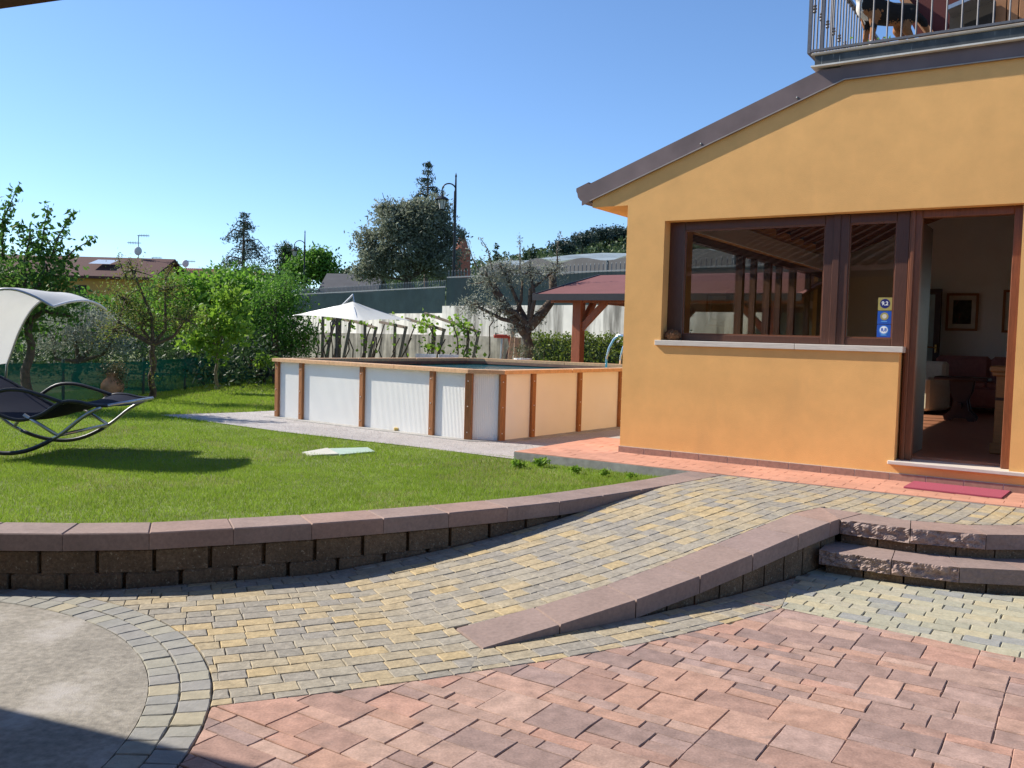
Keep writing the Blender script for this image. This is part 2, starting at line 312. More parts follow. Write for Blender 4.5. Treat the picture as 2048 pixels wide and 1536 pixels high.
# ---------------------------------------------------------------- polygons
def inpoly(p, poly):
    x, y = p; c = False; n = len(poly)
    for i in range(n):
        x1, y1 = poly[i]; x2, y2 = poly[i-1]
        if (y1 > y) != (y2 > y) and x < (x2-x1)*(y-y1)/(y2-y1)+x1: c = not c
    return c
def inpoly_v(X, Y, poly):
    c = np.zeros(len(X), bool); n = len(poly)
    for i in range(n):
        x1, y1 = poly[i]; x2, y2 = poly[i-1]
        if y1 == y2: continue
        c ^= ((y1 > Y) != (y2 > Y)) & (X < (x2-x1)*(Y-y1)/(y2-y1)+x1)
    return c
def area(p): p = np.asarray(p); return .5*abs(np.dot(p[:, 0], np.roll(p[:, 1], -1))-np.dot(p[:, 1], np.roll(p[:, 0], -1)))
def clip_half(poly, a, b, side):
    out = []; d = np.array([-(b-a)[1], (b-a)[0]])*side; n = len(poly)
    for i in range(n):
        p, q = poly[i], poly[(i+1) % n]; dp, dq = (p-a) @ d, (q-a) @ d
        if dp >= 0: out.append(p)
        if (dp >= 0) != (dq >= 0): out.append(p+(q-p)*dp/(dp-dq))
    return out
def clip_to(poly, region, gap=.004):        # clip a small convex polygon to the nearby edges of a counter-clockwise region
    P = [np.array(p, float) for p in poly]; A0 = area(P); c = sum(P)/len(P); R = max(np.linalg.norm(p-c) for p in P); n = len(region)
    if not any(inpoly(p, region) for p in P+[c]): return None
    S = np.array(region, float); E = np.roll(S, -1, 0)-S; LL = (E**2).sum(1)+1e-12
    def near(q):
        t = np.clip(((q-S)*E).sum(1)/LL, 0, 1); d = np.linalg.norm(S+E*t[:, None]-q, axis=1); i = int(np.argmin(d)); return i, d[i]
    used = set()
    for it in range(5):
        if it == 0: i, d = near(c)
        else:
            bad = [(near(p), p) for p in P if not inpoly(p, region)]; bad = [q for q in bad if q[0][1] > .004 and q[0][0] not in used]
            if not bad: break
            i, d = max((q[0] for q in bad), key=lambda q: q[1])
        if d > R: break
        used.add(i); a = S[i]; b = a+E[i]; nn = np.array([-E[i][1], E[i][0]])/math.sqrt(LL[i]); P2 = clip_half(P, a+nn*gap, b+nn*gap, 1)
        if len(P2) < 3: return None
        P = P2
    return P if area(P) > max(.03*A0, 2e-4) else None
def ccw(p):
    p = [tuple(q) for q in p]; s = sum(p[i-1][0]*p[i][1]-p[i][0]*p[i-1][1] for i in range(len(p)))
    return p if s > 0 else p[::-1]
def stone(poly, zf, b=.004, th=.045, jit=.0025, tilt=.002):
    P = [np.array(p, float) for p in ccw(poly)]; Q = []
    for i in range(len(P)):
        Q.append(P[i]); e = P[(i+1) % len(P)]-P[i]
        if np.linalg.norm(e) > .05: Q.append(P[i]+e*(.5+random.uniform(-.12, .12)))
    Q = [q+np.array([random.uniform(-jit, jit), random.uniform(-jit, jit)]) for q in Q]; c = sum(Q)/len(Q); dz = random.uniform(-tilt, tilt); gx, gy = random.uniform(-.012, .012), random.uniform(-.012, .012)
    z = lambda q: zf(q[0], q[1])+dz+gx*(q-c)[0]+gy*(q-c)[1]
    n = len(Q); V = []
    for q in Q:
        d = c-q; k = min(.3, b*1.3/(np.linalg.norm(d)+1e-9)); t = q+d*k; V.append((t[0], t[1], z(t)))
    V += [(q[0], q[1], z(q)-b) for q in Q]+[(q[0], q[1], zf(q[0], q[1])-th) for q in Q]
    F = [tuple(range(n))]+[(n+i, n+(i+1) % n, (i+1) % n, i) for i in range(n)]+[(2*n+i, 2*n+(i+1) % n, n+(i+1) % n, n+i) for i in range(n)]
    return V, F
def lay(polys, region, zf, name, m, parent, limit=298, key=None, **k):
    reg = ccw(region); got = [q for q in (clip_to(p, reg, k.pop('gap', .003) if False else .003) for p in polys) if q]
    got.sort(key=key or (lambda q: (sum(p[0] for p in q)/len(q))**2+(sum(p[1] for p in q)/len(q))**2)); rest = MB()
    vis = lambda q: True
    for i, q in enumerate(got):
        V, F = stone(q, zf, **k)
        if i < limit: MB().add(V, F).build(name, m, parent)
        else: rest.add(V, F)
    if rest.f: stuff(rest.build(name+'_field', m, parent))
    return len(got)
def proj(p):
    q = np.array(p, float)-(0, 0, EYE); z = q @ CF
    return (1024+FPX*(q @ CR)/z, 768+FPX*(q @ CD)/z) if z > .1 else (-1e4, -1e4)
def seen_key(z=0.):
    def k(q):
        c = sum(np.array(p[:2]) for p in q)/len(q); x, y = proj((c[0], c[1], z)); out = 0 if -30 < x < 2078 and -30 < y < 1560 else 100
        return out+c[1]-min(.9, area(q)*10)
    return k
# ================================================================ ground, courtyard, ramp
A = np.array([.79, .61])
def hramp(x, y):
    u = min(1, max(0, (A[0]*x+A[1]*y-2.65)/3.32)); return .34*(u+.035*math.sin(2*math.pi*(u-.5))*1.0)
WALLF = [(-9, 5.9), (-7.5, 5.7), (-6, 5.52), (-4.6, 5.42), (-3.6, 5.39), (-3.09, 5.41), (-2.76, 5.44), (-2.26, 5.53), (-1.80, 5.72), (-1.34, 5.92), (-.89, 6.16), (-.46, 6.41), (-.03, 6.69), (.39, 6.99), (.78, 7.34), (1.16, 7.70), (1.50, 8.05), (1.80, 8.38), (2.05, 8.66)]
RC = np.array([-3.40, 3.28]); RIN, ROUT = 1.93, 2.20
KL = [(-.272, 4.873), (.167, 5.152), (.613, 5.465), (1.01, 5.77), (1.42, 6.111), (1.80, 6.455), (2.16, 6.80), (2.47, 7.064)]
KR = [(-.116, 4.579), (.30, 4.865), (.76, 5.185), (1.20, 5.510), (1.614, 5.848), (2.03, 6.225), (2.355, 6.519), (2.453, 6.60)]
REDY = [(-1.25, 3.78), (-1.08, 3.85), (-.7, 4.01), (-.36, 4.16), (-.16, 4.26), (.09, 4.385), (.35, 4.52), (.78, 4.77), (1.32, 5.16), (1.70, 5.46)]
def arc(c, r, a0, a1, n): return [(c[0]+r*math.cos(math.radians(a0+(a1-a0)*i/n)), c[1]+r*math.sin(math.radians(a0+(a1-a0)*i/n))) for i in range(n+1)]
struct(MB().add([(-1500, -1500, -.2), (1500, -1500, -.2), (1500, 1500, -.2), (-1500, 1500, -.2)], [(0, 1, 2, 3)]).build('ground', 'field'))
cy = MB(); cy.add([(-9, -7, -.02), (9, -7, -.02), (9, 6.7, -.02), (-9, 6.7, -.02)], [(0, 1, 2, 3)])
courtyard = struct(cy.build('courtyard', 'mortar'))
struct(MB().prism(arc(RC, RIN-.001, 0, 357, 119), -.05, -.004).build('concrete_pad', 'concrete_pad'))
# ramp body under the pavers
rb = MB(); nU = 24
wl = [p for p in WALLF if p[0] > -2.5]; kl = [(-.9, 4.3)]+KL
def resamp(P, n):
    P = np.array(P, float); d = np.r_[0, np.cumsum(np.linalg.norm(np.diff(P, axis=0), axis=1))]; t = np.linspace(0, d[-1], n); return np.stack([np.interp(t, d, P[:, i]) for i in range(P.shape[1])], 1)
a_, b_ = resamp([(p[0]-.06, p[1]+.06) for p in wl]+[(2.4, 8.7)], nU), resamp([(p[0]+.05, p[1]-.03) for p in kl]+[(2.85, 6.9), (3.6, 6.6)], nU); V = []
for i in range(nU):
    for k in range(9): p = a_[i]+(b_[i]-a_[i])*k/8; V.append((p[0], p[1], hramp(*p)-.016))
rb.add(V, [(i*9+k, i*9+k+1, (i+1)*9+k+1, (i+1)*9+k) for i in range(nU-1) for k in range(8)])
rb.add([(2.3, 8.75, .324), (1.9, 8.6, .324), (2.3, 6.95, .324), (2.75, 6.75, .324), (3.2, 6.5, .324), (4.9, 6.4, .324), (4.9, 6.95, .324)], [(0, 1, 2, 3, 4, 5, 6)])
ramp = struct(rb.build('ramp', 'mortar'))
ring_arc = [p for p in arc(RC, ROUT, -10, 75, 26)]
top_cap_back = [(2.47, 7.064), (2.72, 6.865), (2.99, 6.655), (3.37, 6.54), (3.68, 6.56), (4.0, 6.68), (4.13, 6.77), (4.4, 7.0)]
RAMPREG = [(-2.62, 5.33)]+[(p[0]+.0, p[1]-.005) for p in WALLF if p[0] > -2.7]+[(4.6, 6.99)]+top_cap_back[::-1]+KL[::-1][1:]
RAMPREG = RAMPREG+[KR[0]]
# left plain part down to the red paving joins here (ring arc back up)
RAMPREG = RAMPREG+REDY[:5][::-1]+[p for p in arc(RC, ROUT+.003, 13, 70, 22)]
PC = np.array([-5.2, 14.2])
def polar(c, r0, r1, a0, a1, dr, da, st=.5):
    out = []; r = r0; row = 0
    while r < r1:
        rm = r+dr/2; th = math.radians(a0)+(row*st % 1)*da/rm+random.uniform(0, .3)*da/rm; 
        while th < math.radians(a1):
            w = da/rm*random.choice((.82, .95, 1, 1, 1.1, 1.22)); g = .0013/rm
            q = [(rr, t) for rr, t in ((r+.0013, th+g), (r+.0013, th+w-g), (r+dr-.0013, th+w-g), (r+dr-.0013, th+g))]
            out.append([(c[0]+a*math.cos(t), c[1]+a*math.sin(t)) for a, t in q]); th += w
        r += dr; row += 1
    return out
n1 = lay(polar(PC, 7.0, 12.2, -90, -20, .110, .158), RAMPREG, hramp, 'paver', 'paver_yellow', ramp, 299, seen_key(.1))
BAND = KR[:6]+[(2.0, 6.15), (1.70, 5.47)]+REDY[4:][::-1]
band = struct(MB().add([(p[0], p[1], -.016) for p in ccw(BAND)], [tuple(range(len(BAND)))]).build('paving_band', 'mortar'))
n2 = lay(polar(PC, 9.0, 12.6, -90, -20, .110, .158), [(-.171, 4.265), (-.127, 4.585)]+BAND, lambda x, y: 0., 'paver', 'paver_yellow', band, 299, seen_key())
LOW = [(1.693, 5.462), (2.021, 6.229), (2.40, 6.62), (2.67, 6.22), (3.02, 5.96), (3.4, 5.88), (4.0, 5.98), (4.5, 6.25), (5.2, 6.6), (5.2, 3.05), (2.74, 4.67)]
def grid(c0, ang, L, W, n, m, bond=.5, jl=.0, g=.0019):
    u = np.array([math.cos(ang), math.sin(ang)]); w = np.array([-u[1], u[0]]); out = []
    for j in range(m):
        x = (j*bond % 1)*L-L
        while x < n*L:
            l = L*random.choice((1-jl, 1, 1, 1+jl))
            out.append([tuple(np.array(c0)+u*a+w*b) for a, b in ((x+g, j*W+g), (x+l-g, j*W+g), (x+l-g, (j+1)*W-g), (x+g, (j+1)*W-g))]); x += l
    return out
low = struct(MB().add([(p[0], p[1], -.012) for p in ccw(LOW)], [tuple(range(len(LOW)))]).build('lower_paving', 'mortar'))
n3 = lay(grid((1.2, 4.7), HROT, .175, .118, 30, 34, .5, .08), LOW, lambda x, y: 0., 'paver', 'paver_lower', low, 299, seen_key())
ringp = [(-4.4, 4.9)]+arc(RC, ROUT, 100, -40, 40)+arc(RC, RIN, -40, 100, 40)
rp = []
for (r0, off) in ((RIN, 0), (RIN+.135, .4)):
    da = .118/(r0+.07); t = math.radians(-40)+off*da
    while t < math.radians(98):
        w = da*random.choice((.9, 1, 1.1)); g = .0010
        rp.append([(RC[0]+r*math.cos(a), RC[1]+r*math.sin(a)) for r, a in ((r0+.003, t+g), (r0+.132, t+g), (r0+.132, t+w-g), (r0+.003, t+w-g))]); t += w
ring = struct(MB().add([(RC[0]+r*math.cos(t), RC[1]+r*math.sin(t), -.014) for r in (RIN-.01, ROUT) for t in np.radians(np.linspace(-42, 100, 40))], [(i, 40+i, 41+i, i+1) for i in range(39)]).build('pad_border', 'mortar'))
for q in rp:
    c = np.mean(q, 0)
    if c[1] < 5.36-.0: MB().add(*stone(q, lambda x, y: 0.)).build('paver', 'paver_ring', ring)
# big red paving: lanes of mixed stones
RED = REDY+[(2.74, 4.67), (5.2, 3.05), (5.2, 2.5), (-1.4, 2.5)]+arc(RC, ROUT+.004, -21, 13, 12)
red = struct(MB().add([(p[0], p[1], -.010) for p in ccw(RED)], [tuple(range(len(RED)))]).build('red_paving', 'mortar'))
rp = []; u = np.array([math.cos(HROT), math.sin(HROT)]); w = np.array([-u[1], u[0]]); UN = .083; NA, NB = 92, 74; occ = np.zeros((NA, NB), bool); SZ = [(3, 2), (3, 2), (3, 3), (2, 2), (3, 1), (2, 3), (2, 1), (4, 3), (3, 2), (4, 2)]
for i in range(NA):
    for j in range(NB):
        if occ[i, j]: continue
        random.shuffle(SZ); pick = (1, 1)
        for (a, b) in SZ+[(1, 2), (2, 1)]:
            if i+a <= NA and j+b <= NB and not occ[i:i+a, j:j+b].any():
                if (j+b < NB and b < 3 and occ[i, j+b] and random.random() < 0): continue
                pick = (a, b); break
        a, b = pick; occ[i:i+a, j:j+b] = True; x, y = -4.2+i*UN, .5+j*UN; g = .0018
        rp.append([tuple(u*p+w*q) for p, q in ((x+g, y+g), (x+a*UN-g, y+g), (x+a*UN-g, y+b*UN-g), (x+g, y+b*UN-g))])
n4 = lay(rp, RED, lambda x, y: 0., 'paver', 'paver_red', red, 299, seen_key(), b=.003, jit=.0024)
print('pavers', n1, n2, n3, n4)
# ---------------------------------------------------------------- retaining wall with caps
def offs(P, d):
    P = np.array(P, float); T = np.gradient(P, axis=0); T /= np.linalg.norm(T, axis=1)[:, None]; return P+np.stack([-T[:, 1], T[:, 0]], 1)*d
def course(P, L, start=0.):
    P = np.array(P, float); d = np.r_[0, np.cumsum(np.linalg.norm(np.diff(P, axis=0), axis=1))]; f = lambda t: np.array([np.interp(t, d, P[:, i]) for i in (0, 1)]); out = []; t = start
    while t+L*.35 < d[-1]: out.append((f(t), f(min(t+L, d[-1])), t, min(t+L, d[-1]))); t += L
    return out, f
def quadprism(a, b, depth, z0, z1, gap, c=.006, za=None, zb=None, lead=0., na=None, nb=None):
    # block whose front edge runs a->b, body to the left of a->b ; za,zb top heights at both ends
    a = np.array(a); b = np.array(b); e = (b-a)/np.linalg.norm(b-a); n = np.array([-e[1], e[0]]); a = a+e*gap/2; b = b-e*gap/2
    if np.linalg.norm(b-a) < .02: return None
    za = z1 if za is None else za; zb = z1 if zb is None else zb; ba = z0 if np.isscalar(z0) else z0[0]; bb = z0 if np.isscalar(z0) else z0[1]; m = MB()
    a = a-n*lead; b = b-n*lead
    na = n if na is None else na; nb = n if nb is None else nb
    def ring(za_, zb_, k): return [(*(a+e*k+na*k), za_), (*(b-e*k+nb*k), zb_), (*(b-e*k+nb*(depth-k)), zb_), (*(a+e*k+na*(depth-k)), za_)]
    R = [ring(ba+c, bb+c, 0) and ring(ba, bb, 0), ring(za-c, zb-c, 0), ring(za, zb, c)]
    V = sum(R, []); F = [(3, 2, 1, 0)]+[(k*4+i, k*4+(i+1) % 4, k*4+4+(i+1) % 4, k*4+4+i) for k in range(2) for i in range(4)]+[(8, 9, 10, 11)]
    return m.add(V, F)
wall = thing('retaining_wall', 'long curved low wall of rough blocks with pinkish grey caps holding the lawn', 'wall')
WF = [tuple(p) for p in WALLF]
d0 = np.cumsum([0]+[math.dist(WF[i], WF[i+1]) for i in range(len(WF)-1)]); s0 = d0[6] % .5
caps, fw_ = course(WF, .503, s0)
for a, b, t0, t1 in caps:
    if a[0] < -5.2: continue
    nrm = lambda t: (lambda v: np.array([-v[1], v[0]])/np.linalg.norm(v))(fw_(t+.06)-fw_(t-.06))
    quadprism(a, b, .325, .233, .34, .003, .007, na=nrm(t0), nb=nrm(t1)).build('cap_block', 'cap_stone', wall)
back = offs(WF, .035)
for (z0, z1, L, off, st) in ((.085, .23, .335, .035, .12), (-.06, .083, .335, .03, .28)):
    cs, f = course(offs(WF, off), L, st)
    for a, b, t0, t1 in cs:
        if a[0] < -5.2 or a[0] > 1.7: continue
        m_ = (a+b)/2
        if hramp(*m_) > z1+.01: continue
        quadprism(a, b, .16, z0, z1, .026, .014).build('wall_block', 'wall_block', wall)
cs, f = course(offs(WF, .075), .6, 0); core = MB()
for a, b, _, _ in cs:
    q = quadprism(a, b, .2, -.06, .226, 0, .001)
    if q: core.add(q.v, q.f)
core.build('backfill', 'wall_block', wall)
# ---------------------------------------------------------------- ramp kerb wall
kerb = thing('ramp_kerb_wall', 'sloping kerb wall with brownish pink caps between ramp and lower paving', 'kerb')
kl_, kr_ = resamp(KL, 8), resamp(KR[:-1]+[KR[-1]], 8); KLs, KRs = np.array(KL), np.array(KR)
for i in range(7):
    a, b, c, d = KRs[i], KRs[i+1], KLs[i+1], KLs[i]; g = .0025
    P = [a+(b-a)*g*3, b-(b-a)*g*3, c-(c-d)*g*3, d+(c-d)*g*3]; th = .107; V = []; cc = sum(P)/4; k_ = .0065
    for lev in range(3):
        for q in P:
            qq = q if lev < 2 else q+(cc-q)*k_*3; z = hramp(*q)+(.0 if lev == 2 else (-k_ if lev == 1 else -th)); V.append((qq[0], qq[1], max(z, -.04)+.003*(lev == 2)))
    MB().add(V, [(3, 2, 1, 0)]+[(k*4+j, k*4+(j+1) % 4, k*4+4+(j+1) % 4, k*4+4+j) for k in range(2) for j in range(4)]+[(8, 9, 10, 11)]).build('cap_block', 'cap_stone', kerb)
kb = offs(KR, .03); cs, f = course(kb, .245, .62)
for a, b, t0, t1 in cs:
    za, zb = hramp(*a)-.11, hramp(*b)-.11
    if zb < .02: continue
    q = quadprism(a, b, .2, -.05, 0, .016, .012, za=max(za, -.02), zb=zb)
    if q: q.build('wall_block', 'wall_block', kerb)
core = MB()
for i in range(1, 7):
    a, b = offs(KR, .06)[i], offs(KR, .06)[i+1]; q = quadprism(a, b, .2, -.05, 0, 0, .001, za=hramp(*a)-.115, zb=hramp(*b)-.115); core.add(q.v, q.f)
core.build('backfill', 'wall_block', kerb)
MB().prism(ccw([(2.459, 6.604), (2.716, 6.862), (2.474, 7.058)]), .235, .341).build('corner_cap', 'cap_stone', kerb)
# ---------------------------------------------------------------- two curved steps
def split_block(a, b, depth, z0, z1, name, parent, roughface=True, m='split_stone', nx=44, nz=13, ba=None, bb=None):
    a = np.array(a, float); b = np.array(b, float); e = (b-a)/np.linalg.norm(b-a); n = np.array([-e[1], e[0]]); a = a+e*.003; b = b-e*.003; mb = MB(); V = []
    amp = .016 if roughface else .003; r2 = np.random.default_rng(int(abs(a[0]*1e4)+abs(z1*1e3)))
    def sm(q, k):
        for _ in range(k): q = (np.roll(q, 1, 0)+np.roll(q, -1, 0)+np.roll(q, 1, 1)+np.roll(q, -1, 1)+q)/5
        return q/q.std()
    D = (sm(r2.normal(size=(nz+1, nx+1)), 5)*.6+sm(r2.normal(size=(nz+1, nx+1)), 1)*.5+sm(r2.normal(size=(nz+1, nx+1)), 14)*.6)*amp*.5
    for j in range(nz+1):
        for i in range(nx+1):
            ed = 1 if 0 < i < nx and 0 < j < nz else .15; p = a+(b-a)*i/nx-n*D[j, i]*ed; V.append((p[0], p[1], z0+(z1-z0)*j/nz))
    F = [(j*(nx+1)+i, j*(nx+1)+i+1, (j+1)*(nx+1)+i+1, (j+1)*(nx+1)+i) for j in range(nz) for i in range(nx)]
    o = len(V); ba = a+n*depth if ba is None else np.array(ba)+e*.003; bb = b+n*depth if bb is None else np.array(bb)-e*.003; V += [(*ba, z0), (*bb, z0), (*bb, z1), (*ba, z1)]; tl = nz*(nx+1)
    F += [tuple([tl+i for i in range(nx+1)])+(o+2, o+3), tuple([i for i in reversed(range(nx+1))])+(o, o+1), (o+1, o, o+3, o+2), tuple([o]+[j*(nx+1) for j in range(nz+1)]+[o+3]), tuple([o+2]+[j*(nx+1)+nx for j in reversed(range(nz+1))]+[o+1])]
    mb.cur = 0; mb.add(V, F); mb.m = [0]*(nx*nz)+[1]*5
    return mb.build(name, [m, 'cap_stone'], parent)
step2 = thing('upper_step', 'upper curved step of split-faced stone blocks below the doormat terrace', 'step', 'garden steps beside the ramp')
U = [(2.455, 6.60), (2.86, 6.34), (3.33, 6.205), (3.80, 6.25), (4.3, 6.5), (4.75, 6.9)]
UB = offs(U, .33); UB[0] = (2.72, 6.86)
for i in range(5): split_block(U[i], U[i+1], .34, .232, .338, 'step_block', step2, i < 2, 'split_stone' if i < 2 else 'cap_stone', ba=UB[i], bb=UB[i+1])
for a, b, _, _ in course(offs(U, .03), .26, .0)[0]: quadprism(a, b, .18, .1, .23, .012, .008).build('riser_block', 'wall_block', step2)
step1 = thing('lower_step', 'lower curved step of split-faced stone blocks rising from the small yellow pavers', 'step', 'garden steps beside the ramp')
U1 = [(2.225, 6.36), (2.64, 6.115), (3.03, 5.955), (3.45, 5.92), (3.95, 6.02), (4.4, 6.25), (4.85, 6.65)]
UB1 = offs(U1, .50)
for i in range(6): split_block(U1[i], U1[i+1], .46, .060, .163, 'step_block', step1, i < 2, 'split_stone' if i < 2 else 'cap_stone', ba=UB1[i], bb=UB1[i+1])
for a, b, _, _ in course(offs(U1, .03), .26, .04)[0]: quadprism(a, b, .25, -.05, .058, .012, .008).build('riser_block', 'wall_block', step1)
# ---------------------------------------------------------------- lawn, gravel, patio
def zlawn(x, y): return .25+.055*max(0, min(1, (9.2-y)/3.0)) if y < 9.2 else .25
LC = np.array([-5.2, 13.0]); wm = offs(WF, .17); V = [(*LC, .25)]; ths = []; rad = []
pl0 = np.array([2.05, 8.66])+HI*.25
for k in range(220):
    th = 2*math.pi*k/220; d = np.array([math.cos(th), math.sin(th)]); R = 42.
    for i in range(len(wm)-1):
        a, b = wm[i], wm[i+1]; e = b-a; den = d[0]*e[1]-d[1]*e[0]
        if abs(den) > 1e-9:
            q = a-LC; t = (q[0]*e[1]-q[1]*e[0])/den; s_ = (q[0]*d[1]-q[1]*d[0])/den
            if t > 0 and 0 <= s_ <= 1: R = min(R, t)
    den = d[0]*HT[1]-d[1]*HT[0]
    if abs(den) > 1e-9:
        q = pl0-LC; t = (q[0]*HT[1]-q[1]*HT[0])/den; s_ = (q[0]*d[1]-q[1]*d[0])/den
        if t > 0 and s_ > -.2: R = min(R, t)
    rad.append(R); ths.append(d)
NR = 16
for k in range(220):
    for j in range(1, NR+1): p = LC+ths[k]*rad[k]*j/NR; V.append((p[0], p[1], zlawn(*p)-.004))
F = [(0, 1+k*NR, 1+((k+1) % 220)*NR) for k in range(220)]
Q = [(1+k*NR+j, 1+k*NR+j+1, 1+((k+1) % 220)*NR+j+1, 1+((k+1) % 220)*NR+j) for k in range(220) for j in range(NR-1)]
lawn = struct(MB().add(V, F+Q).build('lawn', 'soil', smooth=True))
fl = MB(); a_ = [( -1400, -60), (-60, -60), (-60, 60), (60, 60), (60, 1400), (-1400, 1400)]
for (x0, x1, y0, y1) in ((-1400, -30, -200, 1400), (-30, 1400, 40, 1400)): fl.add([(x0, y0, .17), (x1, y0, .17), (x1, y1, .17), (x0, y1, .17)], [(0, 1, 2, 3)])
struct(fl.build('field', 'field'))
PA, PB_, PCc = np.array([-3.67, 14.13]), np.array([-.55, 11.72]), np.array([-.13, 11.69])
PU = np.array([.7914, -.6113]); PV = np.array([.6113, .7914])
PSL = gp(1028, 902.4, .345)[:2]                                   # outer corner of the patio slab
GRAV = [(-5.44, 13.9), (-4.3, 13.02), (-3.11, 12.09), (-2.04, 11.41), (-.96, 10.73), (.05, 10.0), (1.5, 11.5), (3.0, 13.6), (6, 17), (3, 22), (-1, 22), (-3.2, 17.5), (-3.96, 15.25), (-4.51, 14.67)]
gv = MB(); gv.add([(p[0], p[1], .258) for p in ccw(GRAV)], [tuple(range(len(GRAV)))]); struct(gv.build('gravel_path', 'gravel'))
gs_ = []                                                           # loose pebbles on top
n = 16000; X = rng.uniform(-5.4, 2.2, n); Y = rng.uniform(9.9, 15.2, n); k = inpoly_v(X, Y, GRAV); X, Y = X[k], Y[k]; n = len(X)
r = rng.uniform(.004, .010, n); Z = np.full(n, .259); base = np.array([(1, 0, 0), (-.5, .87, 0), (-.5, -.87, 0), (0, 0, .9)])
VV = (np.stack([X, Y, Z], 1)[:, None, :]+base[None]*r[:, None, None]*rng.uniform(.7, 1.3, (n, 4, 1))).reshape(-1, 3); ix = np.arange(n)[:, None]*4
mat('pebble', ramp=[(.5, .47, .45), (.36, .33, .32), (.6, .56, .54), (.45, .36, .33)], rough=.9, var=0)
FF = np.concatenate([ix+np.array([[0, 1, 3]]), ix+np.array([[1, 2, 3]]), ix+np.array([[2, 0, 3]])]); stuff(rawmesh('gravel', VV, FF, 'pebble'))
# patio in front of the house
pat = MB(); s_end = 9.0
q0 = PSL; q1 = q0+HT*s_end; q2 = np.array(hw(9, .5, 0)[:2]); q3 = q0+HI*6
POLY = ccw([q0, q0+HT*s_end, q0+HT*s_end+HI*6, q3]); pat.prism(POLY, .10, .338); patio = struct(pat.build('patio', 'concrete'))
tp = grid(q0+HT*.0+HI*.0, HROT, .26, .13, 26, 16, .5, 0, .0006); REG = [q0+HI*.004+HT*.004, q0+HT*6.0+HI*.004, q0+HT*6.0+HI*2.05, q0+HT*.004+HI*2.05]
n5 = lay(tp, [tuple(p) for p in REG], lambda x, y: .3465, 'paver', 'patio_red', patio, 299, seen_key(.34), b=.002, jit=.0005, th=.012, tilt=.0006)
print('patio', n5)
# ---------------------------------------------------------------- grass blades
GX = [tuple(p) for p in offs(WF, .335)]
LAWN = [(p[0], p[1]) for p in GX if p[0] > -7]; LAWN = [p for p in LAWN if p[0] < 1.78]
LAWN = LAWN+[tuple(PSL+HT*2.02-HI*.03), tuple(PSL-HI*.03), (.0, 10.0), (-.96, 10.75), (-2.04, 11.43), (-3.11, 12.11), (-4.3, 13.04), (-5.46, 13.9), (-4.51, 14.7), (-3.96, 15.3), (-3.5, 17), (-4.5, 27), (-9.5, 27), (-9.8, 16), (-8, 8), (-7, 5.7)]
covers = [gp(604, 904, .27)[:2], gp(650, 894, .27)[:2], gp(735, 893, .27)[:2], gp(750, 901, .27)[:2], gp(665, 909.5, .27)[:2]]
def blades(n, x0, x1, y0, y1, h0, h1, wd_):
    X = rng.uniform(x0, x1, n); Y = rng.uniform(y0, y1, n); k = inpoly_v(X, Y, LAWN) & (np.abs(X) < Y*.70+1.2)
    k &= ~inpoly_v(X, Y, [tuple(p) for p in covers]); X, Y = X[k], Y[k]
    pn = np.sin(X*1.7+Y*.9)*np.sin(X*.6-Y*1.3+1)+.6*np.sin(X*4.1+1.3*np.sin(Y*3))*np.sin(Y*3.7+X)+.75*np.exp(-((X-.6)/1.3)**2-((Y-8.3)/1.1)**2)-.15
    return X, Y, pn, h0, h1, wd_
sets = [blades(270000, -7, 2, 5.5, 9, .016, .038, .0042), blades(170000, -8, 2, 9, 13, .018, .04, .006), blades(90000, -9, -2, 13, 19, .03, .055, .011), blades(40000, -9.8, -3, 19, 27, .03, .06, .018)]
for nm, sel in (('grass', lambda q, r: ~((q > .45) & (r < .5)) & (r > .07)), ('dry_grass', lambda q, r: ((q > .45) & (r < .36)) | (r < .06))):
    VV = []; 
    for X, Y, pn, h0, h1, w_ in sets:
        r = rng.random(len(X)); k = sel(pn, r); x, y = X[k], Y[k]; n = len(x); h = rng.uniform(h0, h1, n)*(1+.25*pn[k])*(.6 if nm != 'grass' else 1); a = rng.uniform(0, 2*np.pi, n); ln = rng.uniform(.1, .9, n)*h
        z = .25+.055*np.clip((9.2-y)/3, 0, 1)-.004; b = rng.uniform(0, 2*np.pi, n)
        p0 = np.stack([x-np.cos(a)*w_/2, y-np.sin(a)*w_/2, z], 1); p1 = np.stack([x+np.cos(a)*w_/2, y+np.sin(a)*w_/2, z], 1); p2 = np.stack([x+np.cos(b)*ln, y+np.sin(b)*ln, z+h], 1)
        VV.append(np.stack([p0, p1, p2], 1).reshape(-1, 3))
    VV = np.concatenate(VV); stuff(rawmesh(nm, VV, np.arange(len(VV)).reshape(-1, 3), 'grass' if nm == 'grass' else 'grass_dry'))
# weeds along the slab
wp = []
# ================================================================ the house (local x = along facade, y = into the house)
house = thing('house', 'ochre yellow rendered house with brown metal roof edge and wide brown glazing', 'house', None, (H0[0], H0[1], 0), HROT)
ZL, ZS, ZT = 2.935, 1.63, .535
S1, S2, S3 = .455, 2.92, 3.89
rz_ = lambda s: 3.20+.3655*(s+.47) if s < 2.3 else 4.212
w = MB(); T_ = .30; G = .36
w.xz([(0, .30), (S1, .30), (S1, ZL), (0, ZL)], 0, T_)
w.xz([(S1, .30), (S2, .30), (S2, 1.572), (S1, 1.572)], 0, T_)
w.xz([(S2, .30), (S3, .30), (S3, .50), (S2, .50)], 0, T_)
w.xz([(S3, .30), (4.75, .30), (4.75, ZL), (S3, ZL)], 0, T_); w.xz([(4.75, .30), (7.4, .30), (7.4, 1.572), (4.75, 1.572)], 0, T_); w.xz([(7.4, .30), (9, .30), (9, ZL), (7.4, ZL)], 0, T_)
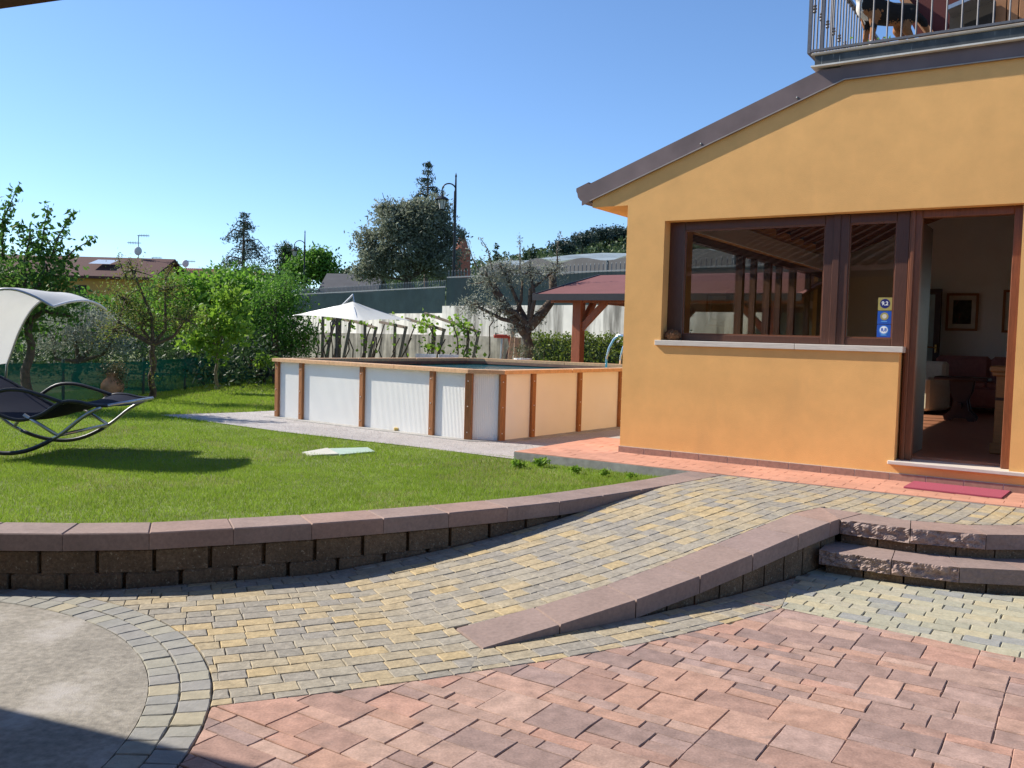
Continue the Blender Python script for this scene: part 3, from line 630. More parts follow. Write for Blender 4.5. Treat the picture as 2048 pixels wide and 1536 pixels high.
w.xz([(0, ZL), (9, ZL), (9, 4.30), (2.3, 4.30), (0, rz_(0)+.09)], 0, T_)
w.xz([(-.45, 3.13), (0, 3.13), (0, rz_(0)+.09), (-.45, rz_(-.45)+.06)], 0, T_)
w.build('facade_wall', 'stucco', house)
# side wall with a band of windows, back and right walls
D0, D1, DB = 1.2, 7.9, 8.7
sw = MB(); sw.box((0, T_, .30), (.30, DB+.3, 1.60)); sw.box((0, T_, 2.96), (.30, DB+.3, 3.36)); sw.box((0, T_, 1.60), (.30, D0, 2.96)); sw.box((0, D1, 1.60), (.30, DB+.3, 2.96)); sw.build('side_wall', 'stucco', house)
bw = MB(); bw.box((.3, DB, .3), (4.6, DB+.3, 4.3)); bw.box((4.6, DB, .3), (8.4, DB+.3, .58)); bw.box((4.6, DB, 2.9), (8.4, DB+.3, 4.3)); bw.box((8.4, DB, .3), (9, DB+.3, 4.3)); bw.box((8.7, T_, .3), (9, DB, 4.3)); bw.build('back_wall', 'plaster', house)
ip = MB(); ip.box((.302, T_+.002, .56), (.33, DB, 1.60)); ip.box((.302, T_+.002, 2.96), (.33, DB, 3.2)); ip.box((S3, T_+.002, .56), (4.75, T_+.03, 4.2)); ip.box((4.75, T_+.002, .56), (7.4, T_+.03, 1.6)); ip.box((7.4, T_+.002, .56), (8.7, T_+.03, 4.2)); ip.box((4.75, T_+.002, 2.95), (7.4, T_+.03, 4.2)); ip.box((.33, T_+.002, ZL+.03), (S3, T_+.03, 3.4)); ip.box((.33, T_+.002, .56), (S2, T_+.03, 1.57)); ip.build('inner_plaster', 'plaster', house)
MB().box((.3, T_, .40), (8.7, DB, .56)).build('floor_slab', 'floor_dark', house)
eb = MB(); eb.xz([(-.45, 3.13), (0, 3.13), (0, rz_(0)+.08), (-.45, rz_(-.45)+.05)], T_, DB+.3); eb.build('soffit', 'stucco', house)
# roof body, fascia, drip edge, gutter
TH = .205
def roofpoly(lo, hi): return [(-.58, rz_(-.58)+lo), (2.3, rz_(2.3)+lo-.0), (9, 4.212+lo), (9, min(4.212+hi, 4.342)), (2.06, min(4.212+hi, 4.342)-.004), (-.58, rz_(-.58)+hi)]
MB().xz(roofpoly(.02, .19), .0, DB+.5).build('roof', 'bronze', house)
fa = MB(); fa.xz(roofpoly(0, TH), -.024, -.003); fa.build('fascia', 'bronze', house)
de = MB(); de.bar((-.47, -.028, rz_(-.47)+.004), (2.3, -.028, rz_(2.3)+.004), .014, .010); de.bar((2.3, -.028, 4.216), (9, -.028, 4.216), .014, .010); de.build('drip_edge', 'bronze_edge', house)
gu = MB(); pf = []
for i in range(9): a = math.pi+math.pi*i/8; pf.append((-.575+.075*math.cos(a), 3.262+.085*math.sin(a)+.04))
gu.xz([(-.655, 3.31), (-.665, 3.345), (-.49, 3.41)][:0]+[(-.50, 3.42), (-.66, 3.36), (-.66, 3.325), (-.645, 3.30), (-.635, 3.255), (-.60, 3.215), (-.545, 3.195), (-.47, 3.19)][::-1][::-1], -.02, DB+.4); gu.build('gutter', 'bronze', house)
for s in (.85, 1.85): MB().ball((s*1.0, -.028, rz_(s)+.045), .013, 8, 5).build('fascia_rivet', 'galv', house)
# stone sill, threshold, skirting tiles
for a, b in ((.395, 1.93), (1.933, 2.955)): MB().box((a, -.028, 1.5725), (b, .16, ZS), .004).build('window_sill', 'travertine', house)
MB().box((2.868, -.045, .5005), (4.35, .30, ZT), .004).build('threshold', 'travertine', house)
gr = MB(); gr.box((-.006, -.008, .338), (5.6, -.001, .418)); gr.build('grout_strip', 'grout', house)
s = -.012; k = 0
while s < 5.5:
    MB().box((s+.003, -.014, .345), (s+.317, -.0075, .414), .002).build('skirting_tile', 'skirt_tile', house); s += .3225
MB().box((-.012, -.006, .345), (-.0015, .55, .414)).build('skirting_tile', 'skirt_tile', house)
# window and door joinery, set back in the opening
fd0, fd1 = .15, .225
wf = MB()
wf.box((S1+.001, fd0, ZS+.001), (.635, fd1, ZL-.001), .006); wf.box((2.14, fd0-.006, ZS+.001), (2.375, fd1, ZL-.001), .006); wf.box((2.815, fd0-.006, ZS+.001), (2.935, fd1, ZL-.001), .006)
wf.box((.635, fd0+.002, 2.84), (2.14, fd1, ZL-.001), .006); wf.box((.635, fd0+.002, ZS+.001), (2.14, fd1, 1.705), .006); wf.box((2.375, fd0+.002, 2.84), (2.815, fd1, ZL-.001), .006); wf.box((2.375, fd0+.002, ZS+.001), (2.815, fd1, 1.705), .006)
wf.box((2.225, fd0-.02, ZS+.001), (2.29, fd0-.006, ZL-.001), .004)
wfo = wf.build('window_frame', 'window_wood', house)
wr = MB(); wr.box((4.751, fd0, ZS-.05), (4.85, fd1, ZL-.001)); wr.box((7.3, fd0, ZS-.05), (7.399, fd1, ZL-.001)); wr.box((4.85, fd0, ZS-.05), (7.3, fd1, ZS+.06)); wr.box((4.85, fd0, 2.84), (7.3, fd1, ZL-.001)); wr.box((6.02, fd0, ZS+.06), (6.14, fd1, 2.84)); fill_win_o = wr.build('window_frame', 'window_wood', house)  # unseen window right of the door, added to bring more daylight indoors
for (a, b) in ((4.85, 6.02), (6.14, 7.3)): MB().box((a, fd0+.03, ZS+.06), (b, fd0+.036, 2.84)).build('pane', 'glass_clear', fill_win_o)
bead = MB()
for (a, b) in ((.635, 2.14), (2.375, 2.815)):
    for z in (1.705, 2.828): bead.box((a, fd0+.012, z), (b, fd0+.03, z+.012))
    for x in (a, b-.012): bead.box((x, fd0+.012, 1.717), (x+.012, fd0+.03, 2.828))
bead.build('glazing_bead', 'door_wood', wfo)
for (a, b) in ((.647, 2.128), (2.387, 2.803)): MB().box((a, fd0+.032, 1.717), (b, fd0+.038, 2.828)).build('pane', 'glass', wfo)
df = MB(); df.box((2.936, .13, ZT+.001), (3.045, .235, ZL-.001), .006); df.box((2.955, .112, ZT+.001), (2.985, .131, ZL-.001), .004); df.box((3.885-.075, .13, ZT+.001), (S3-.001, .235, ZL-.001), .006); df.box((3.045, .13, 2.86), (3.81, .235, ZL-.001), .006)
df.build('door_frame', 'door_wood', house)
for (a, b) in ((2.958, 3.02),): MB().box((a, .235, ZT+.03), (b, .95, 2.85), .006).build('door_leaf_edge', 'window_wood', house)
# side windows: frames, sashes, glass
sf = MB(); sf.box((.09, D0, 1.601), (.20, D1, 1.70)); sf.box((.09, D0, 2.87), (.20, D1, 2.959))
for y in (D0, 3.35, 4.62, 5.95, D1-.10): sf.box((.092, y, 1.70), (.198, y+.10, 2.87), .004)
for y in (3.95, 5.2, 6.9): sf.box((.10, y, 1.70), (.19, y+.07, 2.87), .004)
sfo = sf.build('window_frame', 'window_wood', house); ys = [D0+.1, 3.35, 3.95, 4.62, 5.2, 5.95, 6.9, D1-.1]
for a, b in zip(ys[:-1], ys[1:]): MB().box((.14, a+.06, 1.70), (.146, b, 2.87)).build('pane', 'glass_clear', sfo)
bf = MB(); bf.box((4.601, DB+.1, .581), (4.7, DB+.2, 2.899)); bf.box((8.3, DB+.1, .581), (8.399, DB+.2, 2.899)); bf.box((6.45, DB+.1, .581), (6.55, DB+.2, 2.899)); bf.box((4.7, DB+.1, 2.8), (6.45, DB+.2, 2.899)); bf.box((6.55, DB+.1, 2.8), (8.3, DB+.2, 2.899)); fill_back_o = bf.build('window_frame', 'window_wood', house)  # unseen glazed opening in the back wall, added to let sky light in
for (a, b) in ((4.7, 6.45), (6.55, 8.3)): MB().box((a, DB+.14, .582), (b, DB+.146, 2.8)).build('pane', 'glass_clear', fill_back_o)
# ceiling with rafters
ce = MB(); ce.xz([(.3, rz_(.3)-.06), (2.3, rz_(2.3)-.06), (8.7, 4.15), (8.7, 4.21), (2.3, 4.21), (.3, rz_(.3)+.0)], T_, DB); ce.build('ceiling', 'beam_wood', house)
for i in range(11):
    y = .75+i*.75
    r_ = MB(); r_.xz([(.3, rz_(.3)-.2), (2.3, rz_(2.3)-.2), (8.7, 4.01), (8.7, 4.148), (2.3, rz_(2.3)-.062), (.3, rz_(.3)-.062)], y, y+.11); r_.build('rafter', 'beam_wood', house)
# terrace above: slab edge and upper storey
BS = 1.955
sl = MB(); sl.box((BS+.03, -.075, 4.472), (9, 5.2, 4.50), .006); sl.build('terrace_slab', 'slab_edge', house)
MB().box((BS+.06, -.055, 4.375), (9, 5.1, 4.472)).build('terrace_tile_edge', 'slab_tile', house)
MB().box((BS+.03, -.085, 4.360), (9, 5.1, 4.375)).build('terrace_drip_edge', 'white_edge', house)
MB().box((BS+.3, -.02, 4.34), (9, 5.1, 4.36)).build('terrace_base', 'bronze', house)
def upx(x, y, d): q = hd(x, y, d); return q
UD = 1.5; q0, q1, q2 = upx(1768, -60, UD), upx(1842, 84, UD), upx(1850, 110, UD)
up = MB(); up.xz([(q1[0]+.02, 4.50), (9, 4.50), (9, 8), (q0[0]-.5, 8), (q0[0], q0[1]), (q1[0], q1[1])], UD, UD+.12); up.build('upper_wall', 'red_panel', house)
for (xa, ya, xb, yb, m_) in ((1798, -15, 1868, 78, 'brace_wood'), (1868, 76, 1990, 36, 'brace_wood')):
    a, b = upx(xa, ya, UD-.08), upx(xb, yb, UD-.08); MB().bar((a[0], UD-.06, a[1]), (b[0], UD-.06, b[1]), .08, .075).build('roof_brace', m_, house)
a, b = upx(1898, 25, UD-.3), upx(1990, -14, UD-.3); MB().bar((a[0], UD-.3, a[1]), (b[0], UD-.3, b[1]), .3, .04).build('awning_panel', 'alu', house)
a, b = upx(1900, 40, UD-.1), upx(1925, 62, UD-.1); MB().box((a[0], UD-.12, b[1]), (b[0]+.3, UD-.06, a[1]+.12)).build('dark_opening', 'house_dark', house)
for x in (1990, 2014, 2038): a = upx(x, 30, UD-.05); MB().box((a[0], UD-.05, 4.6), (a[0]+.10, UD-.005, 6.6), .004).build('shutter_board', 'brace_wood', house)
# balcony railing
rail = thing('balcony_railing', 'dark grey wrought iron balcony railing with thin balusters above the ochre wall', 'railing', None, (H0[0], H0[1], 0), HROT)
zb = 4.525; RX, RY = BS, -.05
MB().bar((RX-.015, RY, zb), (9, RY, zb), .03, .022).build('bottom_rail', 'iron', rail); MB().bar((RX-.015, RY, 5.5), (9, RY, 5.5), .05, .03).build('top_rail', 'iron', rail)
MB().bar((RX, RY-.0, zb-.012), (RX, 3.6, zb-.012), .03, .022).build('bottom_rail', 'iron', rail); MB().bar((RX, RY+.03, 5.5), (RX, 3.6, 5.5), .05, .03).build('top_rail', 'iron', rail)
MB().box((RX+.11, RY-.010, 4.50), (RX+.135, RY+.015, 5.5)).build('post', 'iron', rail); MB().box((RX-.016, RY-.016, zb-.02), (RX+.016, RY+.016, 5.5)).build('post', 'iron', rail)
x = RX+.21; i = 0
while x < 5.2:
    b = MB(); b.tube([(x, RY, zb), (x, RY, 5.5)], .0085, 6)
    b.build('baluster', 'iron', rail); x += .128; i += 1
y = RY+.13; i = 0
while y < 3.4:
    b = MB(); b.tube([(RX, y, zb-.012), (RX, y, 5.5)], .009, 6)
    if i % 2 == 0:
        for z in (4.98,): b.lathe((RX, y, z), [(.009, -.045), (.02, -.03), (.012, -.015), (.024, 0), (.012, .015), (.02, .03), (.009, .045)], 8)
    b.build('baluster', 'iron', rail); y += .125; i += 1
# flower pot hanging on the railing corner
fp = thing('flower_pot', 'terracotta pot of pink flowers behind the balcony railing beside the dog', 'flower pot', None, hw(2.36, .95, 4.50)); fp.scale = (.62,)*3; MB().lathe((0, 0, .0), [(.13, 0), (.17, .30), (.19, .31), (.19, .36), (.15, .36)], 14).build('pot', 'terracotta', fp)
def leafset(C, size, asp=.5, up=.4, droop=0.0):
    """leaf shaped faces at points C (n,3): two triangles each, folded on the mid rib"""
    n = len(C); d = rng.normal(size=(n, 3)); d[:, 2] += up-droop; d /= np.linalg.norm(d, axis=1)[:, None]; r = rng.normal(size=(n, 3)); s_ = np.cross(d, r); s_ /= np.linalg.norm(s_, axis=1)[:, None]+1e-9; nn = np.cross(s_, d)
    L = size*rng.uniform(.6, 1.25, n)[:, None]; W = L*asp*.5
    b = C-d*L*.5; t = C+d*L*.5; m = C-d*L*.06; l = m+s_*W+nn*W*.35; r_ = m-s_*W+nn*W*.35
    V = np.stack([b, l, t, r_], 1).reshape(-1, 3); i = np.arange(n)[:, None]*4; return V, np.concatenate([i+np.array([[0, 1, 2]]), i+np.array([[0, 2, 3]])])
C = rng.normal(size=(260, 3))*(.12, .12, .07)+(0, 0, .44); V, F = leafset(C, .07, .7); rawmesh('leaves', V, F, 'leaf_mid', fp)
C = rng.normal(size=(90, 3))*(.13, .13, .06)+(0, 0, .50); V, F = leafset(C, .05, 1.); rawmesh('flowers', V, F, 'flower_pink', fp)
# ---------------------------------------------------------------- dog on the terrace
def remesh(mb, vox, sm=6):
    me = bpy.data.meshes.new('tmp'); me.from_pydata(mb.v, [], mb.f); o = bpy.data.objects.new('tmp', me); COL.objects.link(o)
    r = o.modifiers.new('r', 'REMESH'); r.mode = 'VOXEL'; r.voxel_size = vox; s_ = o.modifiers.new('s', 'SMOOTH'); s_.iterations = sm; s_.factor = .5
    dg = bpy.context.evaluated_depsgraph_get(); ev = o.evaluated_get(dg); res = bpy.data.meshes.new_from_object(ev); bpy.data.objects.remove(o); return res
def dog():
    m = MB()
    def limb(P, R): 
        P = [np.array(p, float) for p in P]
        for i in range(len(P)-1):
            for t in np.linspace(0, 1, 7): m.ball(P[i]+(P[i+1]-P[i])*t, R[i]+(R[i+1]-R[i])*t, 10, 7)
    limb([(-.30, 0, .56), (-.05, 0, .54), (.18, 0, .56), (.30, 0, .60)], [.15, .155, .175, .15]); limb([(.28, 0, .62), (.40, 0, .78), (.46, 0, .86)], [.13, .10, .095])
    limb([(.46, 0, .87), (.52, 0, .88)], [.105, .09]); limb([(.54, 0, .85), (.66, 0, .815)], [.062, .045]); limb([(.54, 0, .80), (.63, 0, .765)], [.03, .024])
    for s_ in (-1, 1):
        y = .085*s_
        limb([(.26, y, .50), (.24, y, .34), (.26, y, .18), (.26, y, .05), (.31, y, .03)], [.075, .05, .037, .035, .04])
        limb([(-.28, y, .52), (-.22, y, .36), (-.34, y, .20), (-.33, y, .05), (-.28, y, .03)], [.10, .07, .037, .034, .04])
        limb([(.44, .07*s_, .95), (.42, .10*s_, .88)], [.03, .035])
    limb([(-.40, 0, .60), (-.55, 0, .48), (-.62, 0, .36)], [.05, .055, .03])
    me = remesh(m, .016, 4)
    for q in ('fur_black', 'fur_tan', 'fur_white', 'nose'): me.materials.append(MATS[q])
    for p in me.polygons:
        x, y, z = p.center; k = 0; x += .012*math.sin(z*90+y*70)+.01*math.sin(y*210); z += .015*math.sin(x*80+y*60)+.01*math.sin(x*190)
        if z < .30 and x > 0: k = 1 if z > .13 else 2
        if z < .42 and x < 0: k = 1 if z > .07 else 2
        if x > .30 and .40 < z < .70 and abs(y) < .075: k = 2
        if x > .17 and .36 < z < .52 and abs(y) > .06: k = 1
        if x > .52 and z < .835: k = 1
        if x > .58 and abs(y) < .02 and z > .84: k = 2
        if x > .685 and z > .80: k = 3
        p.material_index = k; p.use_smooth = True
    return me
dg_ = thing('dog', 'black dog with tan legs and white chest standing behind the balcony railing', 'dog', None, hw(2.60, .30, 4.50), HROT+math.pi+.75)
do = link('body', dog(), dg_); do.scale = (.72,)*3
# ================================================================ inside the house (seen through door and glass)
def hthing(name, label, cat, s, d, z=.56, rz=0, group=None): return thing(name, label, cat, group, hw(s, d, z), HROT+rz)
so = hthing('sofa', 'dusty pink sofa against the white wall inside the room', 'sofa', 2.95, 7.95)
MB().box((-.85, -.42, .10), (.85, .40, .44), .04).build('base', 'pink_fabric', so); MB().box((-.85, .16, .44), (.0, .42, .95), .07).build('back_cushion', 'pink_fabric', so); MB().box((.005, .16, .44), (.85, .42, .95), .07).build('back_cushion', 'pink_fabric', so)
for x in (-.95, .75): MB().box((x, -.45, .06), (x+.2, .40, .56), .05).tube([(x+.1, -.47, .57), (x+.1, .40, .57)], .13, 14).build('armrest', 'pink_fabric', so)
for x in (-.65, .02): MB().box((x, -.44, .44), (x+.65, .16, .52), .03).build('seat_cushion', 'pink_fabric', so)
for x in (-.8, .8): MB().box((x-.04, -.36, 0), (x+.04, -.28, .1)).build('foot', 'dark_wood', so)
ar = hthing('armchair', 'cream topped armchair seen past the left edge of the doorway', 'armchair', 1.95, 6.9, rz=-.3)
MB().box((-.4, -.4, .08), (.4, .4, .42), .04).build('base', 'brown_fabric', ar)
for x in (-.45, .27): MB().box((x, -.4, .06), (x+.18, .4, .60), .05).build('armrest', 'cream_fabric', ar)
MB().box((-.4, .22, .4), (.4, .42, .85), .06).build('backrest', 'cream_fabric', ar)
tbx = hthing('side_table', 'dark carved wooden table standing before the pink sofa', 'table', 2.82, 5.7)
MB().box((-.36, -.25, .60), (.36, .25, .65), .012).build('table_top', 'dark_wood', tbx)
for y in (-.14, .14):
    MB().xz([(-.20, 0), (-.12, .0), (-.08, .04), (.08, .04), (.12, 0), (.20, 0), (.22, .06), (.12, .16), (.09, .30), (.14, .44), (.16, .60), (-.16, .60), (-.14, .44), (-.09, .30), (-.12, .16), (-.22, .06)], y-.03, y+.03).build('trestle', 'dark_wood', tbx)
MB().box((-.03, -.3, .2), (.03, .3, .27)).build('stretcher', 'dark_wood', tbx)
co = hthing('counter', 'honey coloured wooden reception counter just inside the open door', 'counter', 4.15, 1.45)
MB().box((-.50, -.28, .10), (.6, .3, .82), .006).build('carcass', 'honey_wood', co); MB().box((-.53, -.31, 0), (.62, .32, .11), .012).build('plinth', 'honey_wood', co); MB().box((-.56, -.34, .84), (.66, .35, .90), .012).build('counter_top', 'honey_wood', co); MB().box((-.54, -.32, .80), (.64, .33, .845), .012).build('moulding', 'honey_wood', co); MB().box((-.505, -.285, .55), (.6, .3, .58)).build('rail', 'dark_wood', co)
def picture(label, s0, s1, z0, z1):
    p = hthing('framed_picture', label, 'picture', (s0+s1)/2, DB-.03, (z0+z1)/2, group='pictures on the white wall'); w2, h2 = (s1-s0)/2, (z1-z0)/2; f = MB()
    f.box((-w2, -.02, -h2), (w2, .02, -h2+.04)); f.box((-w2, -.02, h2-.04), (w2, .02, h2)); f.box((-w2, -.02, -h2+.04), (-w2+.04, .02, h2-.04)); f.box((w2-.04, -.02, -h2+.04), (w2, .02, h2-.04)); f.build('frame', 'frame_wood', p)
    MB().box((-w2+.04, -.006, -h2+.04), (w2-.04, .01, h2-.04)).build('mount', 'mount', p); MB().box((-w2+.11, -.010, -h2+.12), (w2-.11, -.0065, h2-.12)).build('print', 'art_dark', p)
a = hd(1895, 587, DB); b = hd(1955, 662, DB); picture('dark abstract picture in a wooden frame above the sofa arm', a[0], b[0], b[1], a[1])
a = hd(2008, 580, DB); picture('dark picture in a wooden frame half hidden by the door jamb', a[0], a[0]+b[0]-hd(1895, 587, DB)[0]+.06, b[1]-.02, a[1])
gd = hthing('glazed_door', 'inner door with pale frosted glass and brass handle beside the armchair', 'door', 1.72, DB-.35, rz=-.12)
e = MB(); e.box((-.42, -.03, 0), (-.34, .03, 2.12)); e.box((.30, -.03, 0), (.40, .03, 2.12)); e.box((-.34, -.03, 2.02), (.30, .03, 2.12)); e.box((-.34, -.03, 0), (.30, .03, .30)); e.build('door_frame', 'dark_wood', gd); MB().box((-.34, -.008, .30), (.30, .008, 2.02)).build('pane', 'frosted', gd)
MB().box((.34, -.06, .99), (.37, -.03, 1.13)).tube([(.355, -.05, 1.08), (.355, -.09, 1.08), (.22, -.09, 1.085)], .012, 8).build('handle', 'brass', gd)
# ---------------------------------------------------------------- things on the facade
st = thing('rating_stickers', 'column of three score stickers reading 9,2 and 8,8 on the narrow window', 'sticker', None, hw(2.672, .1765, 1.712), HROT)
def txt(s, size, loc, parent, m):
    cu = bpy.data.curves.new('text', 'FONT'); cu.body = s; cu.size = size; cu.align_x = 'CENTER'; cu.align_y = 'CENTER'; cu.extrude = .0003; cu.offset = .0012; o = bpy.data.objects.new('tmp', cu); COL.objects.link(o)
    me = bpy.data.meshes.new_from_object(o.evaluated_get(bpy.context.evaluated_depsgraph_get())); bpy.data.objects.remove(o); me.materials.clear(); me.materials.append(MATS[m])
    q = link('lettering', me, parent, loc); q.rotation_euler = (math.pi/2, 0, 0); return q
def disc(parent, x, z, r, m, y, name='badge'):
    b = MB(); n = 24; b.xz([(x+r*math.cos(2*math.pi*i/n), z+r*math.sin(2*math.pi*i/n)) for i in range(n)], y-.0004, y); return b.build(name, m, parent)
for i, m in enumerate(('stick_blue', 'stick_blue', 'stick_gold')): MB().box((0, -.001, .004+i*.132), (.128, 0, .130+i*.132)).build('sticker_sheet', m, st)
disc(st, .064, .075, .044, 'stick_sky', -.0016); disc(st, .064, .078, .036, 'stick_white', -.0022); txt('8,8', .044, (.064, -.003, .078), st, 'stick_blue')
disc(st, .064, .210, .038, 'stick_gold', -.0016); disc(st, .064, .210, .022, 'mount', -.0022); disc(st, .064, .335, .046, 'stick_navy', -.0016); txt('9,2', .052, (.064, -.003, .335), st, 'stick_white')
for z in (.022, .155): MB().box((.036, -.0022, z), (.092, -.0012, z+.010)).build('print_line', 'stick_sky', st)
hb = thing('dried_bundle', 'small bristly brown bundle lying on the stone window sill', 'ornament', None, hw(.56, .085, ZS), HROT+.2)
b = MB(); b.ball((0, 0, .055), (.085, .06, .055), 14, 9); b.build('core', 'basket', hb); C = rng.normal(size=(500, 3)); C /= np.linalg.norm(C, axis=1)[:, None]; C = C*(.09, .065, .058)+(0, 0, .058); C = C[C[:, 2] > .004]; V, F = leafset(C, .03, .25); rawmesh('bristles', V, F, 'basket', hb)
mp = [gp(1807, 976, .349), gp(2003, 997.7, .349), gp(2022, 983, .349), gp(1831, 962.5, .349)]; b = MB(); b.prism([p[:2] for p in mp], .3485, .362); tag(b.build('doormat', 'doormat'), 'crimson ribbed doormat lying on the red patio below the door', 'doormat')
# ================================================================ swimming pool
pool = thing('swimming_pool', 'white panelled above-ground pool with brown wooden posts and tan rim', 'pool')
ZB, ZR, ZP = .262, 1.128, 1.183
LW = 4.65
R1 = PB_-PU*0; base = [PA, PB_, PCc, PCc+PV*4.2]; far_r = PCc+PV*4.25; P6 = PA+PV*4.9; P5 = P6+PU*4.25
P8 = PA+PV*.02-PU*.0
corner = [PA, PB_, PCc, PCc+PV*4.35, P5-PU*.35+PV*.0, P6+PU*.35, P6-PV*.4]
corner = [np.array(c) for c in corner]
def panel(a, b, name='panel', pitch=.024, depth=.0022):
    a = np.array(a, float); b = np.array(b, float); L = np.linalg.norm(b-a); e = (b-a)/L; n = np.array([e[1], -e[0]]); k = max(2, int(L/pitch)); V = []; F = []
    for i in range(k):
        for t, o in ((0, 0), (.30, depth), (.62, depth), (.92, 0)): p = a+e*L*(i+t)/k+n*o; V += [(p[0], p[1], ZB), (p[0], p[1], ZR+.004)]
    m = len(V)//2
    for i in range(m-1): F.append((2*i, 2*i+2, 2*i+3, 2*i+1))
    return MB().add(V, F).build(name, 'pool_panel', pool)
def ppost(p, e, w=.085):
    n = np.array([e[1], -e[0]]); m = MB(); a = np.array(p)
    m.bar((*(a+n*.005), ZB-.01), (*(a+n*.005), ZR+.003), w, .055, .006, up=(n[0], n[1], 0), off=.012); m.cur = 1
    for z in (.36, .70, 1.03):
        for o in ((-.006, .0),): q = a+n*.046+e*o[0]; m.ball((q[0], q[1], z), (.009, .009, .009), 6, 4)
    return m.build('post', ['pool_wood', 'screw'], pool)
edgeL = [0, .58, 1.93, 3.30, 3.94]; eN = PU; LL = np.linalg.norm(PB_-PA); sc_ = LL/3.94; pts = [PA+PU*0+(PB_-PA)*t/3.94 for t in edgeL]
for a, b in zip(pts[:-1], pts[1:]): panel(a, b)
for p in pts[:-1]: ppost(p, eN)
ppost(PB_+np.array([.0, 0]), np.array([.95, -.31]), .10); panel(PB_, PCc); ppost(PCc, np.array([.86, .5]), .09)
rp_ = [PCc+PV*t for t in (0, .66, 1.80, 2.95, 4.1, 4.6)]
for a, b in zip(rp_[:-1], rp_[1:]): panel(a, b)
for p in rp_[1:]: ppost(p, PV)
P6 = PA+PV*4.75; P5 = PCc+PV*4.6+np.array([0., 0])
outer = [PA, PB_, PCc, PCc+PV*4.6, P5-PU*.35+PV*.30, P6+PU*.3, P6-PV*.3]
for a, b in ((outer[4], outer[5]), (outer[6], outer[0]), (outer[3], outer[4]), (outer[5], outer[6])): panel(a, b)
cen = sum(outer)/len(outer)
def ringoff(P, d):
    n = len(P); out = []
    for i in range(n):
        p0, p1, p2 = P[i-1], P[i], P[(i+1) % n]; e1 = (p1-p0)/np.linalg.norm(p1-p0); e2 = (p2-p1)/np.linalg.norm(p2-p1); n1 = np.array([e1[1], -e1[0]]); n2 = np.array([e2[1], -e2[0]]); b = n1+n2; b /= b @ n1; out.append(p1+b*d)
    return out
ro, ri, rl = ringoff(outer, .075), ringoff(outer, -.13), ringoff(outer, -.06)
for i in range(len(outer)):
    j = (i+1) % len(outer); L = np.linalg.norm(outer[j]-outer[i]); k = max(1, round(L/1.5))
    for q in range(k):
        t0, t1 = q/k+(.001 if q else 0), (q+1)/k-(.001 if q < k-1 else 0); f = lambda A_, t: A_[i]+(A_[j]-A_[i])*t; P = [f(ro, t0), f(ro, t1), f(ri, t1), f(ri, t0)]; V = []; cc = sum(P)/4
        V = [(*p, ZR+.004) for p in P]+[(*p, ZP-.006) for p in P]+[(*(p+(cc-p)/np.linalg.norm(cc-p)*.007), ZP) for p in P]
        MB().add(V, [(3, 2, 1, 0)]+[(a*4+b, a*4+(b+1) % 4, a*4+4+(b+1) % 4, a*4+4+b) for a in range(2) for b in range(4)]+[(8, 9, 10, 11)]).build('rim_board', 'rim_wood', pool)
m = MB(); n = len(outer)
m.add([(*p, .3) for p in rl]+[(*p, ZR+.004) for p in rl], [((i+1) % n, i, n+i, n+(i+1) % n) for i in range(n)]); m.build('liner', 'liner', pool)
m = MB(); m.add([(*p, ZR-.05) for p in ri]+[(*p, ZR+.003) for p in ri], [((i+1) % n, i, n+i, n+(i+1) % n) for i in range(n)]); m.build('rim_skirt', 'rim_shaded', pool)  # inner rim face, its shade put into a darker brown than the boards
MB().add([(*p, 1.06) for p in rl], [tuple(range(n))]).build('water', 'water', pool)
m = MB(); bo = ringoff(outer, .16); m.prism([tuple(p) for p in bo], .20, .266); m.build('pool_base', 'concrete', pool)
sp = gp(798, 861, .268); tag(MB().box((sp[0]-.07, sp[1]-.035, .267), (sp[0]+.07, sp[1]+.03, .31), .012).build('sponge', 'sponge'), 'yellow sponge left at the foot of the white pool panels', 'sponge')
# pool ladder on the right side rim
ld = thing('pool_ladder', 'shiny tubular steel ladder hooked over the pool rim', 'ladder')
c0 = at(1212, 738, 14.2); c1 = at(1236, 738, 15.2)
for nm, (px0, Y0) in enumerate(((1212, 15.3), (1240, 16.2))):
    b0 = at(px0, 742, Y0)[:2]; tp_ = []
    e = PU*.80
    for t, z in ((0, 1.14), (.0, 1.30), (.06, 1.48), (.16, 1.62), (.28, 1.70), (.42, 1.69), (.52, 1.58), (.56, 1.40), (.56, 1.05), (.56, .4)): p = b0+e*t; tp_.append((p[0], p[1], z))
    MB().tube(tp_, .021, 10).build('side_rail', 'steel', ld, smooth=True)
# ================================================================ rocking sun lounger with canopy
lo = thing('rocking_lounger', 'navy rocking double sun lounger with white canopy on the lawn', 'sun lounger')
def smooth_path(P, n=24):
    P = np.array(P, float); d = np.r_[0, np.cumsum(np.linalg.norm(np.diff(P, axis=0), axis=1))]; t = np.linspace(0, d[-1], n); out = []
    k = len(P); T = np.gradient(P, axis=0)
    for x in t:
        i = min(k-2, max(0, np.searchsorted(d, x)-1)); h = d[i+1]-d[i]; u = (x-d[i])/h
        m0 = (P[min(i+1, k-1)]-P[max(i-1, 0)])/(d[min(i+1, k-1)]-d[max(i-1, 0)])*h; m1 = (P[min(i+2, k-1)]-P[i])/(d[min(i+2, k-1)]-d[i])*h
        out.append((2*u**3-3*u**2+1)*P[i]+(u**3-2*u*u+u)*m0+(-2*u**3+3*u*u)*P[i+1]+(u**3-u*u)*m1)
    return np.array(out)
YN, YF = 9.02, 10.15
seat = smooth_path([(-5.85, 1.04), (-5.62, .93), (-5.30, .76), (-4.98, .645), (-4.74, .70), (-4.52, .835), (-4.36, .845), (-4.2, .815), (-4.06, .815)], 40)
